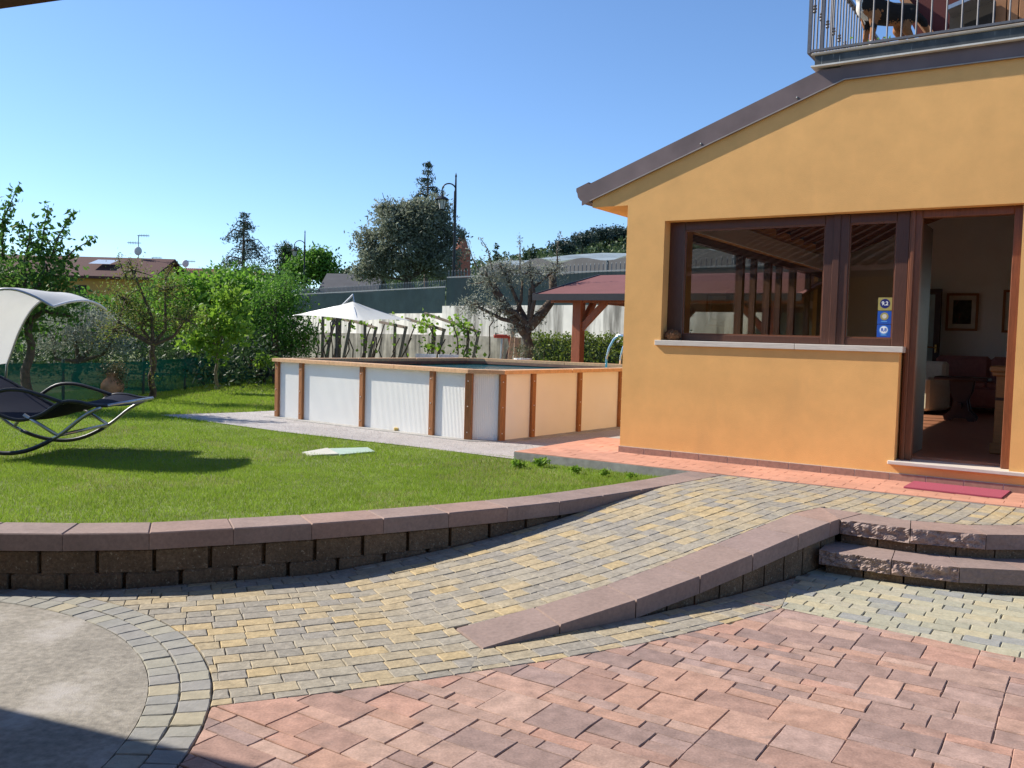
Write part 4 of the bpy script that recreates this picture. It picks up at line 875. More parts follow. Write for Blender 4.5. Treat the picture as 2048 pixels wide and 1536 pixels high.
m = MB(); NY = 8; V = []
for j in range(NY+1):
    y = YN+(YF-YN)*j/NY; sag = .035*(1-(2*j/NY-1)**2)
    for (x, z) in seat: V.append((x, y, z-sag))
ns = len(seat); m.add(V, [(j*ns+i, j*ns+i+1, (j+1)*ns+i+1, (j+1)*ns+i) for j in range(NY) for i in range(ns-1)]); so_ = m.build('sling_seat', 'navy', lo, smooth=True)
for y in (YN, YF):
    MB().tube([(x, y, z) for x, z in seat], .019, 8).build('seat_rail', 'dark_tube', lo, smooth=True)
    run = smooth_path([(-4.12, .80), (-4.30, .70), (-4.55, .50), (-4.85, .345), (-5.12, .305), (-5.45, .37), (-5.75, .53), (-5.98, .80)], 30); MB().tube([(x, y, z) for x, z in run[:9]], .019, 8).build('rocker', 'alu', lo, smooth=True); MB().tube([(x, y, z) for x, z in run[21:]], .019, 8).build('rocker', 'alu', lo, smooth=True); MB().tube([(x, y, z) for x, z in run[8:22]], .022, 8).build('rocker_sleeve', 'dark_tube', lo, smooth=True)
    MB().tube([(-4.90, y, .70), (-4.56, y, .50)], .018, 8).build('strut', 'alu', lo, smooth=True); MB().tube([(-5.4, y, .80), (-5.62, y, .45)], .018, 8).build('strut', 'alu', lo, smooth=True)
    am = smooth_path([(-5.35, .80), (-5.15, .93), (-4.95, .95), (-4.72, .90), (-4.5, .83)], 16); MB().tube([(x, y, z) for x, z in am], .02, 8).build('armrest', 'dark_tube', lo, smooth=True)
for (x, z) in ((-4.06, .815), (-5.85, 1.04), (-4.56, .50)): MB().tube([(x, YN, z), (x, YF, z)], .017, 8).build('cross_bar', 'alu', lo, smooth=True)
can = smooth_path([(-4.60, 1.79), (-4.80, 1.895), (-5.02, 1.955), (-5.25, 1.915), (-5.43, 1.78), (-5.58, 1.52), (-5.68, 1.25), (-5.72, 1.14)], 26); m = MB(); V = []; NY = 12
for j in range(NY+1):
    v = 2*j/NY-1; y = YN-.02+(YF-YN+.04)*j/NY
    for i, (x, z) in enumerate(can): k = max(0, 1-i/9.); V.append((x+.05*k*(1-v*v), y, z+.085*k*(1-v*v)-.02*math.cos(v*3.1)*(1-k)))
nc = len(can); m.add(V, [(j*nc+i+1, j*nc+i, (j+1)*nc+i, (j+1)*nc+i+1) for j in range(NY) for i in range(nc-1)]); m.build('canopy', 'canopy_white', lo, smooth=True)
MB().tube([V[j*nc] for j in range(NY+1)], .014, 8).build('canopy_front_bar', 'white_plastic', lo, smooth=True)
for y in (YN-.02, YF+.02): MB().tube([(x, y, z) for x, z in can]+[(-5.73, y, .95)], .013, 8).build('canopy_arm', 'alu', lo, smooth=True)
# ---------------------------------------------------------------- small things on the lawn
ur = thing('terracotta_urn', 'round terracotta urn with trailing plant on the lawn by the green net', 'urn', None, tuple(gp(225, 800, .25)))
MB().lathe((0, 0, 0), [(.10, 0), (.11, .02), (.17, .12), (.205, .22), (.20, .30), (.15, .37), (.10, .41), (.095, .46), (.12, .49), (.10, .50)], 22).build('urn_body', 'terracotta', ur, smooth=True)
C = np.concatenate([rng.normal(size=(500, 3))*(.12, .12, .07)+(0, 0, .57), rng.normal(size=(420, 3))*(.06, .06, .14)+(.15, -.05, .42)]); V, F = leafset(C, .06, .3); rawmesh('trailing_plant', V, F, 'trail', ur)
cv = [gp(604, 904, .275), gp(650, 894.5, .275), gp(697, 893.5, .275), gp(735, 893, .275), gp(750, 901, .275), gp(665, 909.5, .275), gp(652, 905, .275)]
mid0, mid1 = gp(668, 896.0, .275), gp(697, 907.0, .275)
def cover(P, m, label):
    P = ccw([p[:2] for p in P]); b = MB(); b.prism(P, .22, .266); tag(b.build('access_cover', m), label, 'access cover', 'covers sunk in the lawn')
cover([gp(604, 904, .266), gp(655, 895.5, .266), gp(678, 907.3, .266), gp(624, 909.8, .266)], 'cover_grey', 'yellowish grey cover plate sunk flush in the lawn')
cover([gp(658, 895, .275), gp(735, 893, .275), gp(750, 901, .275), gp(680, 907, .275)], 'cover_green', 'pale green cover plate sunk in the lawn beside the yellowish one')
# ================================================================ parasol
um = thing('parasol', 'square white cantilever parasol beyond the pool', 'parasol'); UY = 21.0
ap = at(706, 603, UY); cc = [at(586, 630, UY+.6), at(716, 641, UY-1.7), at(822, 641, UY+.4), at(700, 622, UY+2.2)]
m = MB(); V = [tuple(ap)]; K = 8
ctr = sum(np.array(c) for c in cc)/4
def edge(a, b): return [(np.array(a)+(np.array(b)-np.array(a))*t/K)+np.array([0, 0, .025*math.sin(math.pi*t/K)]) for t in range(K)]
rimp = sum((edge(cc[i], cc[(i+1) % 4]) for i in range(4)), []); nr = len(rimp)
for lev in range(1, 7):
    f = lev/6
    for p in rimp: q = ap+(p-ap)*f; q[2] += -.05*math.sin(math.pi*f)*.5; V.append(tuple(q))
F = [(0, 1+i, 1+(i+1) % nr) for i in range(nr)]+[(1+l*nr+i, 1+(l+1)*nr+i, 1+(l+1)*nr+(i+1) % nr, 1+l*nr+(i+1) % nr) for l in range(5) for i in range(nr)]
m.add(V, F); m.build('canopy', 'parasol', um, smooth=True)
pb = at(673, 712, UY+.2); pb[2] = .25
MB().tube([pb, (pb[0], pb[1], 2.0), (pb[0]+.06, pb[1], 2.2)], .035, 8).build('mast', 'dark_tube', um); MB().tube([(pb[0]+.05, pb[1], 2.18), (ap[0], ap[1], ap[2]+.16), (ap[0]+.02, ap[1], ap[2]-.02)], .022, 8).build('arm', 'alu', um)
hubp = np.array([ap[0], ap[1], ap[2]-.30])
for c in cc: MB().tube([ap-np.array([0, 0, .03]), np.array(c)-np.array([0, 0, .02])], .010, 6).build('rib', 'alu', um); MB().tube([hubp, ap+(np.array(c)-ap)*.5-np.array([0, 0, .06])], .009, 6).build('strut', 'alu', um)
MB().box((pb[0]-.45, pb[1]-.45, .245), (pb[0]+.45, pb[1]+.45, .31), .02).build('base_plate', 'concrete', um)
# ================================================================ pergola
pe = thing('pergola', 'reddish brown timber pergola with dark red felt roof behind the pool', 'pergola')
c0 = at(1068, 590, 18.4); EZ = 2.44; cA = np.array([c0[0], 18.4]); Lr = 5.4; Wd = 2.85; RZ = 3.04
f3 = lambda s, d, z: (cA[0]+HT[0]*s+HI[0]*d, cA[1]+HT[1]*s+HI[1]*d, z)
for (d0, d1, z0, z1) in ((0, Wd, EZ, RZ), (2*Wd, Wd, EZ, RZ)):
    m = MB(); th = .05; V = [f3(0, d0, z0), f3(Lr, d0, z0), f3(Lr, d1, z1), f3(0, d1, z1)]; V += [(p[0], p[1], p[2]+th) for p in V]; m.add(V, orient(V, [(0, 1, 2, 3), (4, 5, 6, 7), (0, 1, 5, 4), (1, 2, 6, 5), (2, 3, 7, 6), (3, 0, 4, 7)])); m.build('roof_slope', 'felt_red', pe)
m = MB(); m.bar(f3(-.02, -.02, EZ+.0), f3(Lr, -.02, EZ), .03, .13); m.bar(f3(-.02, 0, EZ+.02), f3(-.02, Wd, RZ+.02), .03, .10); m.bar(f3(-.02, 2*Wd, EZ+.02), f3(-.02, Wd, RZ+.02), .03, .10); m.build('edge_board', 'fascia_dark', pe)
for s in (.75, 4.7):
    for d in (.55, 2*Wd-.55):
        p = MB(); p.bar(f3(s, d, .25), f3(s, d, EZ-.02), .2, .2, .012, up=(HT[0], HT[1], 0)); p.build('post', 'pergola_wood', pe)
        for q in ((1, 0), (0, 1 if d < Wd else -1)):
            e = f3(s+q[0]*.62*(1 if s < 2 else -1), d+q[1]*.62, EZ-.06); MB().bar(f3(s, d, EZ-.68), e, .1, .12).build('brace', 'pergola_wood', pe)
for d in (.55, 2*Wd-.55): MB().bar(f3(.12, d, EZ+.0), f3(Lr-.1, d, EZ+.0), .14, .18).build('beam', 'pergola_wood', pe)
for s in (.75, 4.7): MB().bar(f3(s, .64, EZ+.0), f3(s, 2*Wd-.64, EZ+.0), .12, .14).build('tie_beam', 'pergola_wood', pe)
# porch roof over the photographer's corner
po = thing('porch_roof', 'dark brown timber porch roof corner jutting in above the courtyard', 'roof')
h = 1.24; pc = np.array([h*-1.6688, h*2.9321]); an = math.radians(-21); ed = np.array([math.cos(an), math.sin(an)]); nn = np.array([ed[1], -ed[0]]); PZ = EYE+h; SL = -9.5
g3 = lambda s, d, z: (pc[0]+ed[0]*s+nn[0]*d, pc[1]+ed[1]*s+nn[1]*d, z)
V = [g3(SL, 0, PZ), g3(3.4, 0, PZ), g3(3.4, 5.0, PZ+1.7), g3(SL, 5.0, PZ+1.7)]; V += [(p[0], p[1], p[2]+.12) for p in V]; MB().add(V, orient(V, [(0, 1, 2, 3), (4, 5, 6, 7), (0, 1, 5, 4), (1, 2, 6, 5), (2, 3, 7, 6), (3, 0, 4, 7)])).build('deck', 'porch_wood', po)
for (s, d) in ((-4.6, .35), (-9.2, .35)): MB().bar(g3(s, d, -.02), g3(s, d, PZ+.02+d*.18), .14, .14, .01, up=(1, 0, 0)).build('post', 'porch_wood', po)
for i in range(26): s = SL+.2+i*.49; MB().bar(g3(s, .7, PZ+.17), g3(s, 4.9, PZ+1.6), .07, .1).build('rafter', 'porch_wood', po)
for i in range(42): s = SL+.15+i*.30; MB().tube([g3(s, .35, PZ+.26), g3(s, 4.9, PZ+1.81)], .07, 6).build('roof_tile_row', 'porch_tile', po)
bh = thing('rear_house', 'cream rendered house wall with shuttered windows under the porch roof', 'house'); m = MB(); V = [g3(SL, 4.4, -.05), g3(8, 4.4, -.05), g3(8, 4.7, -.05), g3(SL, 4.7, -.05)]; V += [(p[0], p[1], 4.3) for p in V]; m.add(V, orient(V, [(0, 1, 2, 3), (4, 5, 6, 7), (0, 1, 5, 4), (1, 2, 6, 5), (2, 3, 7, 6), (3, 0, 4, 7)])); m.build('wall', 'stucco', bh)
for s in (-7.5, -4.5, -1.5): MB().bar(g3(s, 4.36, 1.75), g3(s+1.1, 4.36, 1.75), .06, 1.5).build('shutter', 'window_wood', bh)
# ================================================================ vegetation
def clumps(blobs, n, per, sig, shell=.55):
    vol = np.array([b[1][0]*b[1][1]*b[1][2] for b in blobs])**.67; cnt = np.maximum(3, (n*vol/vol.sum()).astype(int)); out = []; cen = []
    for (c, r), k in zip(blobs, cnt):
        d = rng.normal(size=(k, 3)); d /= np.linalg.norm(d, axis=1)[:, None]; rr = (shell+(1-shell)*rng.random(k))*rng.uniform(.8, 1.12, k); p = np.array(c)+d*rr[:, None]*np.array(r); cen.append(p)
        q = np.repeat(p, per, 0)+rng.normal(size=(k*per, 3))*sig*np.array([1, 1, .75]); out.append(q)
    return np.concatenate(out), np.concatenate(cen)
def tree(name, label, base, blobs, trunk_r, leaf, size, n=260, per=16, sig=.16, asp=.5, bark='bark', group=None, shell=.5, fork=None, twigs=40, lean=(0, 0), up=.2, cat='tree', shoots=None, droop=0., sides=8, limb=.07):
    t = thing(name, label, cat, group); base = np.array(base, float); C, cen = clumps(blobs, n, per, sig, shell); m = MB()
    fk = np.array(fork if fork is not None else base+(np.mean([b[0] for b in blobs], 0)-base)*.45)
    k = 7; P = [base+(fk-base)*i/k+np.array([math.sin(i*1.7)*.4, math.cos(i*1.3)*.4, 0])*trunk_r*(0 < i < k) for i in range(k+1)]
    m.tube([base-(0, 0, .1)]+P, [trunk_r*1.35, trunk_r*1.15]+[trunk_r*(1-.35*i/k) for i in range(1, k+1)], sides)
    for (c, r) in blobs:
        c = np.array(c); mid = fk+(c-fk)*.5+rng.normal(size=3)*.12*np.linalg.norm(c-fk); lr = min(trunk_r*.6, limb); m.tube([fk, mid, c, c+(c-fk)*.25*rng.random()], [lr, lr*.7, lr*.4, lr*.15], 6, False)
    for i in rng.choice(len(cen), min(twigs, len(cen)), replace=False):
        j = int(np.argmin([np.linalg.norm(cen[i]-np.array(b[0])) for b in blobs])); c = np.array(blobs[j][0]); m.tube([c, c+(cen[i]-c)*.55+rng.normal(size=3)*.06, cen[i]], [min(trunk_r, .08)*.22, min(trunk_r, .08)*.14, min(trunk_r, .08)*.06], 4, False)
    if shoots:
        ex = []
        for (a, b, cnt, sg) in shoots:
            a = np.array(a); b = np.array(b); md = (a+b)/2+rng.normal(size=3)*.06*np.linalg.norm(b-a); m.tube([a, md, b], [.018, .012, .005], 5, False); tt = rng.random(cnt)[:, None]; q = (1-tt)**2*a+2*tt*(1-tt)*md+tt**2*b; ex.append(q+rng.normal(size=(cnt, 3))*sg)
        C = np.concatenate([C]+ex)
    m.build('trunk', bark, t, smooth=True); V, F = leafset(C, size, asp, up, droop); rawmesh('crown', V, F, leaf, t); return t
def B(x, y, Y, rx, rz, ry=None):              # crown blob from a pixel position and a distance; radii in metres
    p = at(x, y, Y); return (tuple(p), (rx, ry or rx, rz))
def foot(x, y, z=.25): return tuple(gp(x, y, z))
def on(x, Y, z=.25): p = at(x, 700, Y); return (p[0], Y, z)
FT = 'fruit trees along the edge of the lawn'
Y1 = 14.6
tree('plum_tree', 'dark green plum tree with tall upright shoots behind the white canopy', on(52, Y1), [B(30, 560, Y1, .62, .5), B(95, 545, Y1, .5, .45), B(20, 640, Y1, .75, .45), B(105, 590, Y1, .5, .34), B(-60, 580, Y1, .7, .6), B(60, 480, Y1, .32, .35), B(140, 632, Y1, .22, .12)], .085, 'leaf_plum', .10, 330, 15, .13, .5, group=FT, fork=at(60, 640, Y1), shoots=[(at(5, 520, Y1), at(40, 365, Y1), 150, .045), (at(80, 520, Y1), at(97, 410, Y1), 130, .045), (at(100, 520, Y1), at(150, 420, Y1), 150, .05), (at(120, 530, Y1), at(190, 475, Y1), 90, .045), (at(0, 480, Y1), at(12, 400, Y1), 90, .05)], twigs=60)
Y2 = 16.6
tree('pomegranate_tree', 'airy tree with bronze green leaves and forked trunk on the lawn', foot(304, 797), [B(250, 600, Y2, .52, .42), B(330, 580, Y2, .55, .42), B(290, 640, Y2, .62, .4), B(370, 640, Y2, .45, .4), B(225, 660, Y2, .35, .28), B(265, 540, Y2, .3, .3)], .065, 'leaf_red', .05, 460, 13, .11, .42, 'bark', FT, fork=at(306, 690, Y2), twigs=90, shell=.25, shoots=[(at(300, 700, Y2), at(306, 770, Y2), 60, .05), (at(255, 560, Y2), at(235, 510, Y2), 50, .05), (at(330, 560, Y2), at(350, 525, Y2), 50, .05)])
Y3 = 19.2
tree('young_persimmon_tree', 'young lime green tree with thin pale trunk on the lawn', foot(432, 781), [B(420, 640, Y3, .40, .34), B(455, 600, Y3, .38, .34), B(395, 680, Y3, .36, .26), B(470, 660, Y3, .42, .32), B(432, 700, Y3, .22, .25)], .04, 'leaf_lime', .13, 200, 9, .11, .6, 'bark_light', FT, fork=at(434, 690, Y3), shell=.2, droop=.5, twigs=50)
Y4 = 24.
tree('persimmon_tree', 'broad bright green fruit tree in front of the tiled roofs', on(400, Y4), [B(375, 590, Y4, .9, .6), B(440, 575, Y4, .85, .5), B(340, 640, Y4, .7, .5), B(500, 590, Y4, .8, .55), B(400, 650, Y4, .9, .6), B(470, 640, Y4, .8, .6)], .11, 'leaf_bright', .15, 420, 14, .17, .6, group=FT, twigs=60)
Y5 = 23.
tree('peach_tree', 'dense mid green peach tree left of the white parasol', on(550, Y5), [B(540, 610, Y5, .7, .6), B(585, 650, Y5, .62, .5), B(520, 670, Y5, .7, .5), B(600, 690, Y5, .5, .35), B(570, 590, Y5, .4, .4)], .09, 'leaf_mid', .12, 430, 14, .14, .34, group=FT, droop=.5, twigs=60, shoots=[(at(590, 650, Y5), at(622, 590, Y5), 60, .06), (at(600, 680, Y5), at(640, 660, Y5), 60, .06)])
Y6 = 27.
tree('walnut_tree', 'leafy yellow green tree filling the gap below the red roof', on(300, Y6), [B(205, 622, Y6, .7, .45), B(265, 612, Y6, .6, .4), B(165, 615, Y6, .6, .4), B(340, 590, Y6, .6, .45)], .11, 'leaf_mid', .15, 260, 13, .18, .6, group=FT)
tree('rear_fruit_tree', 'dark shaded fruit tree standing behind the lime green sapling', on(480, 29.), [B(440, 640, 29., 1., .8), B(520, 660, 29., 1., .8), B(480, 560, 29., .9, .5)], .12, 'leaf_plum', .16, 300, 13, .2, .55, group=FT)
tree('silver_olive_bush', 'silvery olive bush rising behind the green net fence', on(150, 20.), [B(105, 670, 20., .7, .5), B(190, 662, 20., .75, .5), B(150, 640, 20., .7, .45), B(225, 680, 20., .5, .4)], .09, 'leaf_olive', .085, 520, 15, .12, .28, group='olive trees', cat='bush')
tree('loquat_shrub', 'small loquat shrub with drooping yellow green leaves beside the pool corner', foot(528, 766), [(tuple(at(528, 722, 21.4)), (.22, .22, .12))], .025, 'leaf_lime', .20, 26, 6, .08, .3, cat='shrub', twigs=12, shell=.2)
OY = 41.
ob = at(820, 575, OY); tree('large_olive_tree', 'large round grey green olive tree above the net fence', (ob[0], OY, 2.4), [B(790, 450, OY, 1.25, 1.0), B(860, 450, OY, 1.2, 1.05), B(760, 520, OY, 1.15, .9), B(880, 520, OY, 1.1, 1.0), B(820, 500, OY, 1.6, 1.3), B(830, 425, OY, .9, .6), B(735, 480, OY, .6, .5), B(905, 470, OY, .5, .6), B(775, 420, OY, .5, .4), B(730, 545, OY, .6, .4), B(880, 410, OY, .5, .5)], .3, 'leaf_olive_dark', .19, 900, 34, .19, .34, group='olive trees', shell=.45, twigs=60)
PY = 19.8
p_ = at(1046, 722, PY)
ot = tree('pruned_olive_tree', 'old pruned olive with thick dark forked trunk beside the pergola', (p_[0], PY, .25), [B(975, 560, PY, .48, .42), B(1010, 545, PY, .42, .38), B(950, 610, PY, .40, .36), B(1060, 545, PY, .42, .35), B(1110, 540, PY, .36, .26), B(1000, 620, PY, .42, .30), B(1075, 640, PY, .22, .2), B(1030, 660, PY, .28, .2)], .145, 'leaf_olive', .085, 300, 14, .085, .30, group='olive trees', fork=at(1058, 650, PY), shell=.15, twigs=90, shoots=[(at(985, 540, PY), at(960, 475, PY), 60, .04), (at(1040, 540, PY), at(1040, 470, PY), 60, .04), (at(1115, 530, PY), at(1122, 462, PY), 30, .03), (at(970, 560, PY), at(935, 480, PY), 40, .05)])
m = MB()
for P, r in (([(1050, 668), (1020, 625), (990, 580), (985, 568)], (.11, .10, .085, .08)), ([(1058, 655), (1085, 625), (1100, 605), (1106, 575), (1105, 552)], (.12, .11, .095, .09, .09)), ([(1030, 640), (1042, 600), (1045, 560)], (.05, .04, .02))): m.tube([at(x, y, PY+.05*i) for i, (x, y) in enumerate(P)], r, 9)
m.build('limb', 'bark', ot, smooth=True)
# hedge behind the pergola
hg = thing('hedge', 'clipped yellow green hedge in front of the white wall behind the pool', 'hedge'); a, b = at(1066, 700, 22.4)[:2], at(1275, 700, 20.4)[:2]; b = b+(b-a)*1.2; n = 15000; t = rng.random(n); q = rng.random((n, 2)); C = np.stack([a[0]+(b-a)[0]*t, a[1]+(b-a)[1]*t, .3+1.42*q[:, 0]**.6+.05*np.sin(t*60)], 1); C[:, :2] += (q[:, 1:2]-.5)*.7*HI; f_ = (q[:, 1] < .28) | (q[:, 0] > .8); C = C[f_ | (rng.random(n) < .3)]; C += rng.normal(size=C.shape)*.03; V, F = leafset(C, .075, .6); rawmesh('foliage', V, F, 'leaf_hedge', hg); m = MB()
for i in range(9): p = a+(b-a)*(i+.5)/9; MB().tube([(p[0], p[1], .2), (p[0], p[1], 1.3)], .03, 5).build('stem', 'bark', hg)
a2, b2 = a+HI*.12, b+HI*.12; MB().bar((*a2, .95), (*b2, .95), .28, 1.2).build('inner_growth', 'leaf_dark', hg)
# conifers
def conifer(name, label, x, ytop, Y, zb, zfoot, width, leaf='leaf_cedar', layers=11, gap=.15, dens=120, droop=.25, size=.2, group=None, slim=False, r=None):
    t = thing(name, label, 'tree', group); top = at(x, ytop, Y); H = top[2]-zb; m = MB(); bx = top[0]; rr = r or H*.018; m.tube([(bx, Y, zfoot-.2), (bx, Y, zb+H*.5), (bx, Y, zb+H)], [rr*1.5, rr*.8, rr*.12], 7); C = []
    for i in range(layers):
        f = .10+.88*i/(layers-1) if layers > 1 else .5; z = zb+H*f; R = width*(1-f)**.75+width*.06
        for k in range(6 if not slim else 5):
            if rng.random() < gap: continue
            a = rng.uniform(0, 2*math.pi); L = R*rng.uniform(.55, 1.12); e = np.array([math.cos(a), math.sin(a), 0]); p0 = np.array([bx, Y, z]); p1 = p0+e*L*.55+np.array([0, 0, .10*L]); p2 = p0+e*L+np.array([0, 0, -droop*L]); m.tube([p0, p1, p2], [rr*.35, rr*.22, rr*.06], 4, False)
            nn = max(8, int(dens*L/width*.35+dens*.08)); u = rng.random(nn)[:, None]**.7; q = (1-u)**2*p0+2*u*(1-u)*p1+u*u*p2; q = q+rng.normal(size=(nn, 3))*(.05*width, .05*width, .03*width); q[:, 2] -= np.abs(rng.normal(size=nn))*.07*width; C.append(q)
    C = np.concatenate(C); m.build('trunk', 'bark', t); V, F = leafset(C, size, .28, -.4); rawmesh('crown', V, F, leaf, t); return t
conifer('cedar_tree', 'tall sparse cedar with drooping tiers against the sky', 488, 424, 95., 5.2, .2, 4.7, layers=9, gap=.1, dens=430, droop=.42, size=.36, r=.2)
conifer('spruce_tree', 'pointed spruce top rising behind the large olive', 857, 323, 62., 6.6, 1.5, 2.3, layers=12, gap=.08, dens=190, droop=.22, size=.26, r=.13)
conifer('fir_tree', 'low bluish fir showing its side branches left of the large olive', 742, 466, 56., 2.6, 1., 1.7, layers=9, gap=.05, dens=210, droop=.1, size=.28, r=.12)
tree('cypress_tree', 'dark narrow cypress next to the round green tree', on(572, 80., .2), [B(570, 545, 80., .9, 1.6), B(585, 515, 80., .7, 1.0), B(570, 500, 80., .45, .7)], .2, 'leaf_dark', .32, 260, 14, .3, .4, group='trees beyond the roofs')
tree('round_green_tree', 'round mid green tree behind the lamp post', on(625, 72., .2), [B(620, 530, 72., 1.5, 1.2), B(650, 545, 72., 1.2, 1.0), B(595, 545, 72., 1.2, 1.0), B(640, 515, 72., .9, .7)], .25, 'leaf_mid', .30, 420, 14, .33, .55, group='trees beyond the roofs')
tree('low_dark_tree', 'low dark tree between the green tree and the large olive', on(690, 66., .2), [B(690, 560, 66., 1., .6), B(720, 555, 66., .8, .6)], .2, 'leaf_dark', .28, 160, 13, .28, .5, group='trees beyond the roofs')
for i, (x, Y, w_, y0, lf, lab) in enumerate(((120, 34., 1.6, 640, 'leaf_mid', 'wide green bush behind the plum tree'), (-40, 32., 1.8, 600, 'leaf_plum', 'dark bush at the far side of the plum tree'), (250, 38., 1.8, 635, 'leaf_plum', 'dark green bush below the yellow house'), (350, 42., 1.8, 590, 'leaf_bright', 'bright bush below the tiled roof'), (470, 44., 2.0, 580, 'leaf_mid', 'green bush below the cedar'), (560, 46., 1.8, 575, 'leaf_plum', 'dark bush left of the dark net fence'))):
    tree('garden_bush', lab, on(x, Y, .2), [B(x, y0, Y, w_, .9), B(x+40, y0+25, Y, w_*.8, .8), B(x-40, y0+25, Y, w_*.8, .8)], .12, lf, .2, 260, 13, .28, .55, group='bushes beyond the fence', cat='bush', twigs=10)
# ---------------------------------------------------------------- green net fence at the lawn edge
def fence(name, label, P, h, net, nm, spacing=2.2, sway=.04):
    t = thing(name, label, 'fence'); P = resamp(P, 60); V = []
    for i, p in enumerate(P):
        for k in range(5): V.append((p[0]+sway*math.sin(i*.9+k), p[1], p[2]+h*k/4-(.03*math.sin(i*1.3)**2 if k == 4 else 0)))
    MB().add(V, [(i*5+k, (i+1)*5+k, (i+1)*5+k+1, i*5+k+1) for i in range(59) for k in range(4)]).build(nm, net, t)
    L = np.r_[0, np.cumsum(np.linalg.norm(np.diff(P, axis=0), axis=1))]
    for s in np.arange(.3, L[-1], spacing): p = [np.interp(s, L, P[:, i]) for i in range(3)]; MB().tube([(p[0], p[1]+.04, p[2]-.2), (p[0], p[1]+.04, p[2]+h+.05)], .025, 6).build('post', 'post_green', t)
    return t
g0, g1, g2, g3_ = gp(-60, 812, .25), gp(230, 799, .25), gp(330, 784, .25), gp(450, 765, .25)
fence('net_fence', 'low dark green shade net fence along the edge of the lawn', [(-12, 14.6, .25), tuple(g0), tuple(g1), tuple(g2), tuple(g3_), (-7.2, 27, .25)], .70, 'net_green', 'net')
# dark plants seen through and behind the net
C = []
for i in range(90):
    x = rng.uniform(-40, 600); Y = rng.uniform(19, 31); p = on(x, Y)
    if p[0] > -4: continue
    C.append(rng.normal(size=(200, 3))*(.4, .4, .32)+np.array([p[0]-.6, Y+1.2, rng.uniform(.6, 1.25)]))
C = np.concatenate(C); V, F = leafset(C, .13, .45); o = stuff(rawmesh('undergrowth', V, F, 'leaf_dark')); tag(o, 'dark undergrowth behind the green net fence', 'undergrowth')
# ================================================================ back wall, fence, terrace
W1 = np.array(at(884, 640, 30.)[:2]); W2 = np.array(at(1251, 640, 24.6)[:2]); W2 = W2+(W2-W1)*1.6; W0 = np.array(at(560, 640, 41.)[:2]); ZW = 2.58; ZW0 = 2.34
bk = thing('back_wall', 'long weathered white retaining wall with grey stained lower part behind the pool', 'wall')
def wallseg(a, b, z0, z1a, z1b, th, m, name, off=0):
    e = (b-a)/np.linalg.norm(b-a); n = np.array([-e[1], e[0]]); a = a-n*off; b = b-n*off; V = [(*a, z0), (*b, z0), (*(b+n*th), z0), (*(a+n*th), z0), (*a, z1a), (*b, z1b), (*(b+n*th), z1b), (*(a+n*th), z1a)]; return MB().add(V, orient(V, [(0, 1, 2, 3), (4, 5, 6, 7), (0, 1, 5, 4), (1, 2, 6, 5), (2, 3, 7, 6), (3, 0, 4, 7)])).build(name, m, bk)
wallseg(W0, W1, 0, ZW0, ZW0, .3, 'white_wall', 'upper_wall'); wallseg(W1, W2, 0, ZW, ZW, .3, 'white_wall', 'upper_wall')
wallseg(W0, W1, 0, 1.55, 1.62, .3, 'grey_wall', 'plinth', .06); wallseg(W1, W1+(W2-W1)*.36, 0, 1.62, 1.60, .3, 'grey_wall', 'plinth', .06)
def palisade(name, label, a, b, za, zb, h, n, grp):
    t = thing(name, label, 'fence', grp); e = (b-a)/np.linalg.norm(b-a); nn = np.array([-e[1], e[0]])*.12; a = a+nn; b = b+nn; V = [(*a, za-.06), (*b, zb-.06), (*b, zb+h), (*a, za+h)]; K = 40; V = []
    for i in range(K+1):
        f = i/K; p = a+(b-a)*f; z = za+(zb-za)*f; V += [(p[0]-.02, p[1]-.03, z-.08), (p[0]-.02, p[1]-.03, z+h-.03*abs(math.sin(f*19)))]
    MB().add(V, [(2*i, 2*i+2, 2*i+3, 2*i+1) for i in range(K)]).build('shade_net', 'net_dark', t)
    for zz in (.12, h+.02): MB().bar((*a, za+zz), (*b, zb+zz), .03, .04).build('rail', 'galv', t)
    pk = MB(); pk.box((-.012, -.012, 0), (.012, .012, h+.21)); pk.lathe((0, 0, h+.21), [(.012, 0), (.012, .01), (.002, .05)], 4); me = None
    for i in range(n):
        f = (i+.5)/n; p = a+(b-a)*f; z = za+(zb-za)*f
        if me is None: o = pk.build('picket', 'galv', t, loc=(p[0], p[1], z)); me = o.data
        else: link('picket', me, t, (p[0], p[1], z))
    return t
palisade('spiked_fence', 'spiked metal fence with dark net left of the step in the white wall', W0, W1, ZW0, ZW0, .86, 120, 'spiked fences on the white wall')
palisade('spiked_fence', 'spiked metal fence with dark net on the higher wall behind the pruned olive', W1+(W2-W1)*.004, W2, ZW, ZW, .93, 130, 'spiked fences on the white wall')
e = (W2-W1)/np.linalg.norm(W2-W1); nB = np.array([-e[1], e[0]]); TB = MB(); far = 260; Vt = [(*(W0+nB*.2), 2.25), (*(W1+nB*.2), 2.3), (*(W2+nB*.2), 2.5), (*(W2+nB*far), 6), (*(W0+nB*far), 3)]; TB.add(Vt, [(0, 1, 2, 3, 4)]); struct(TB.build('upper_terrace', 'field'))
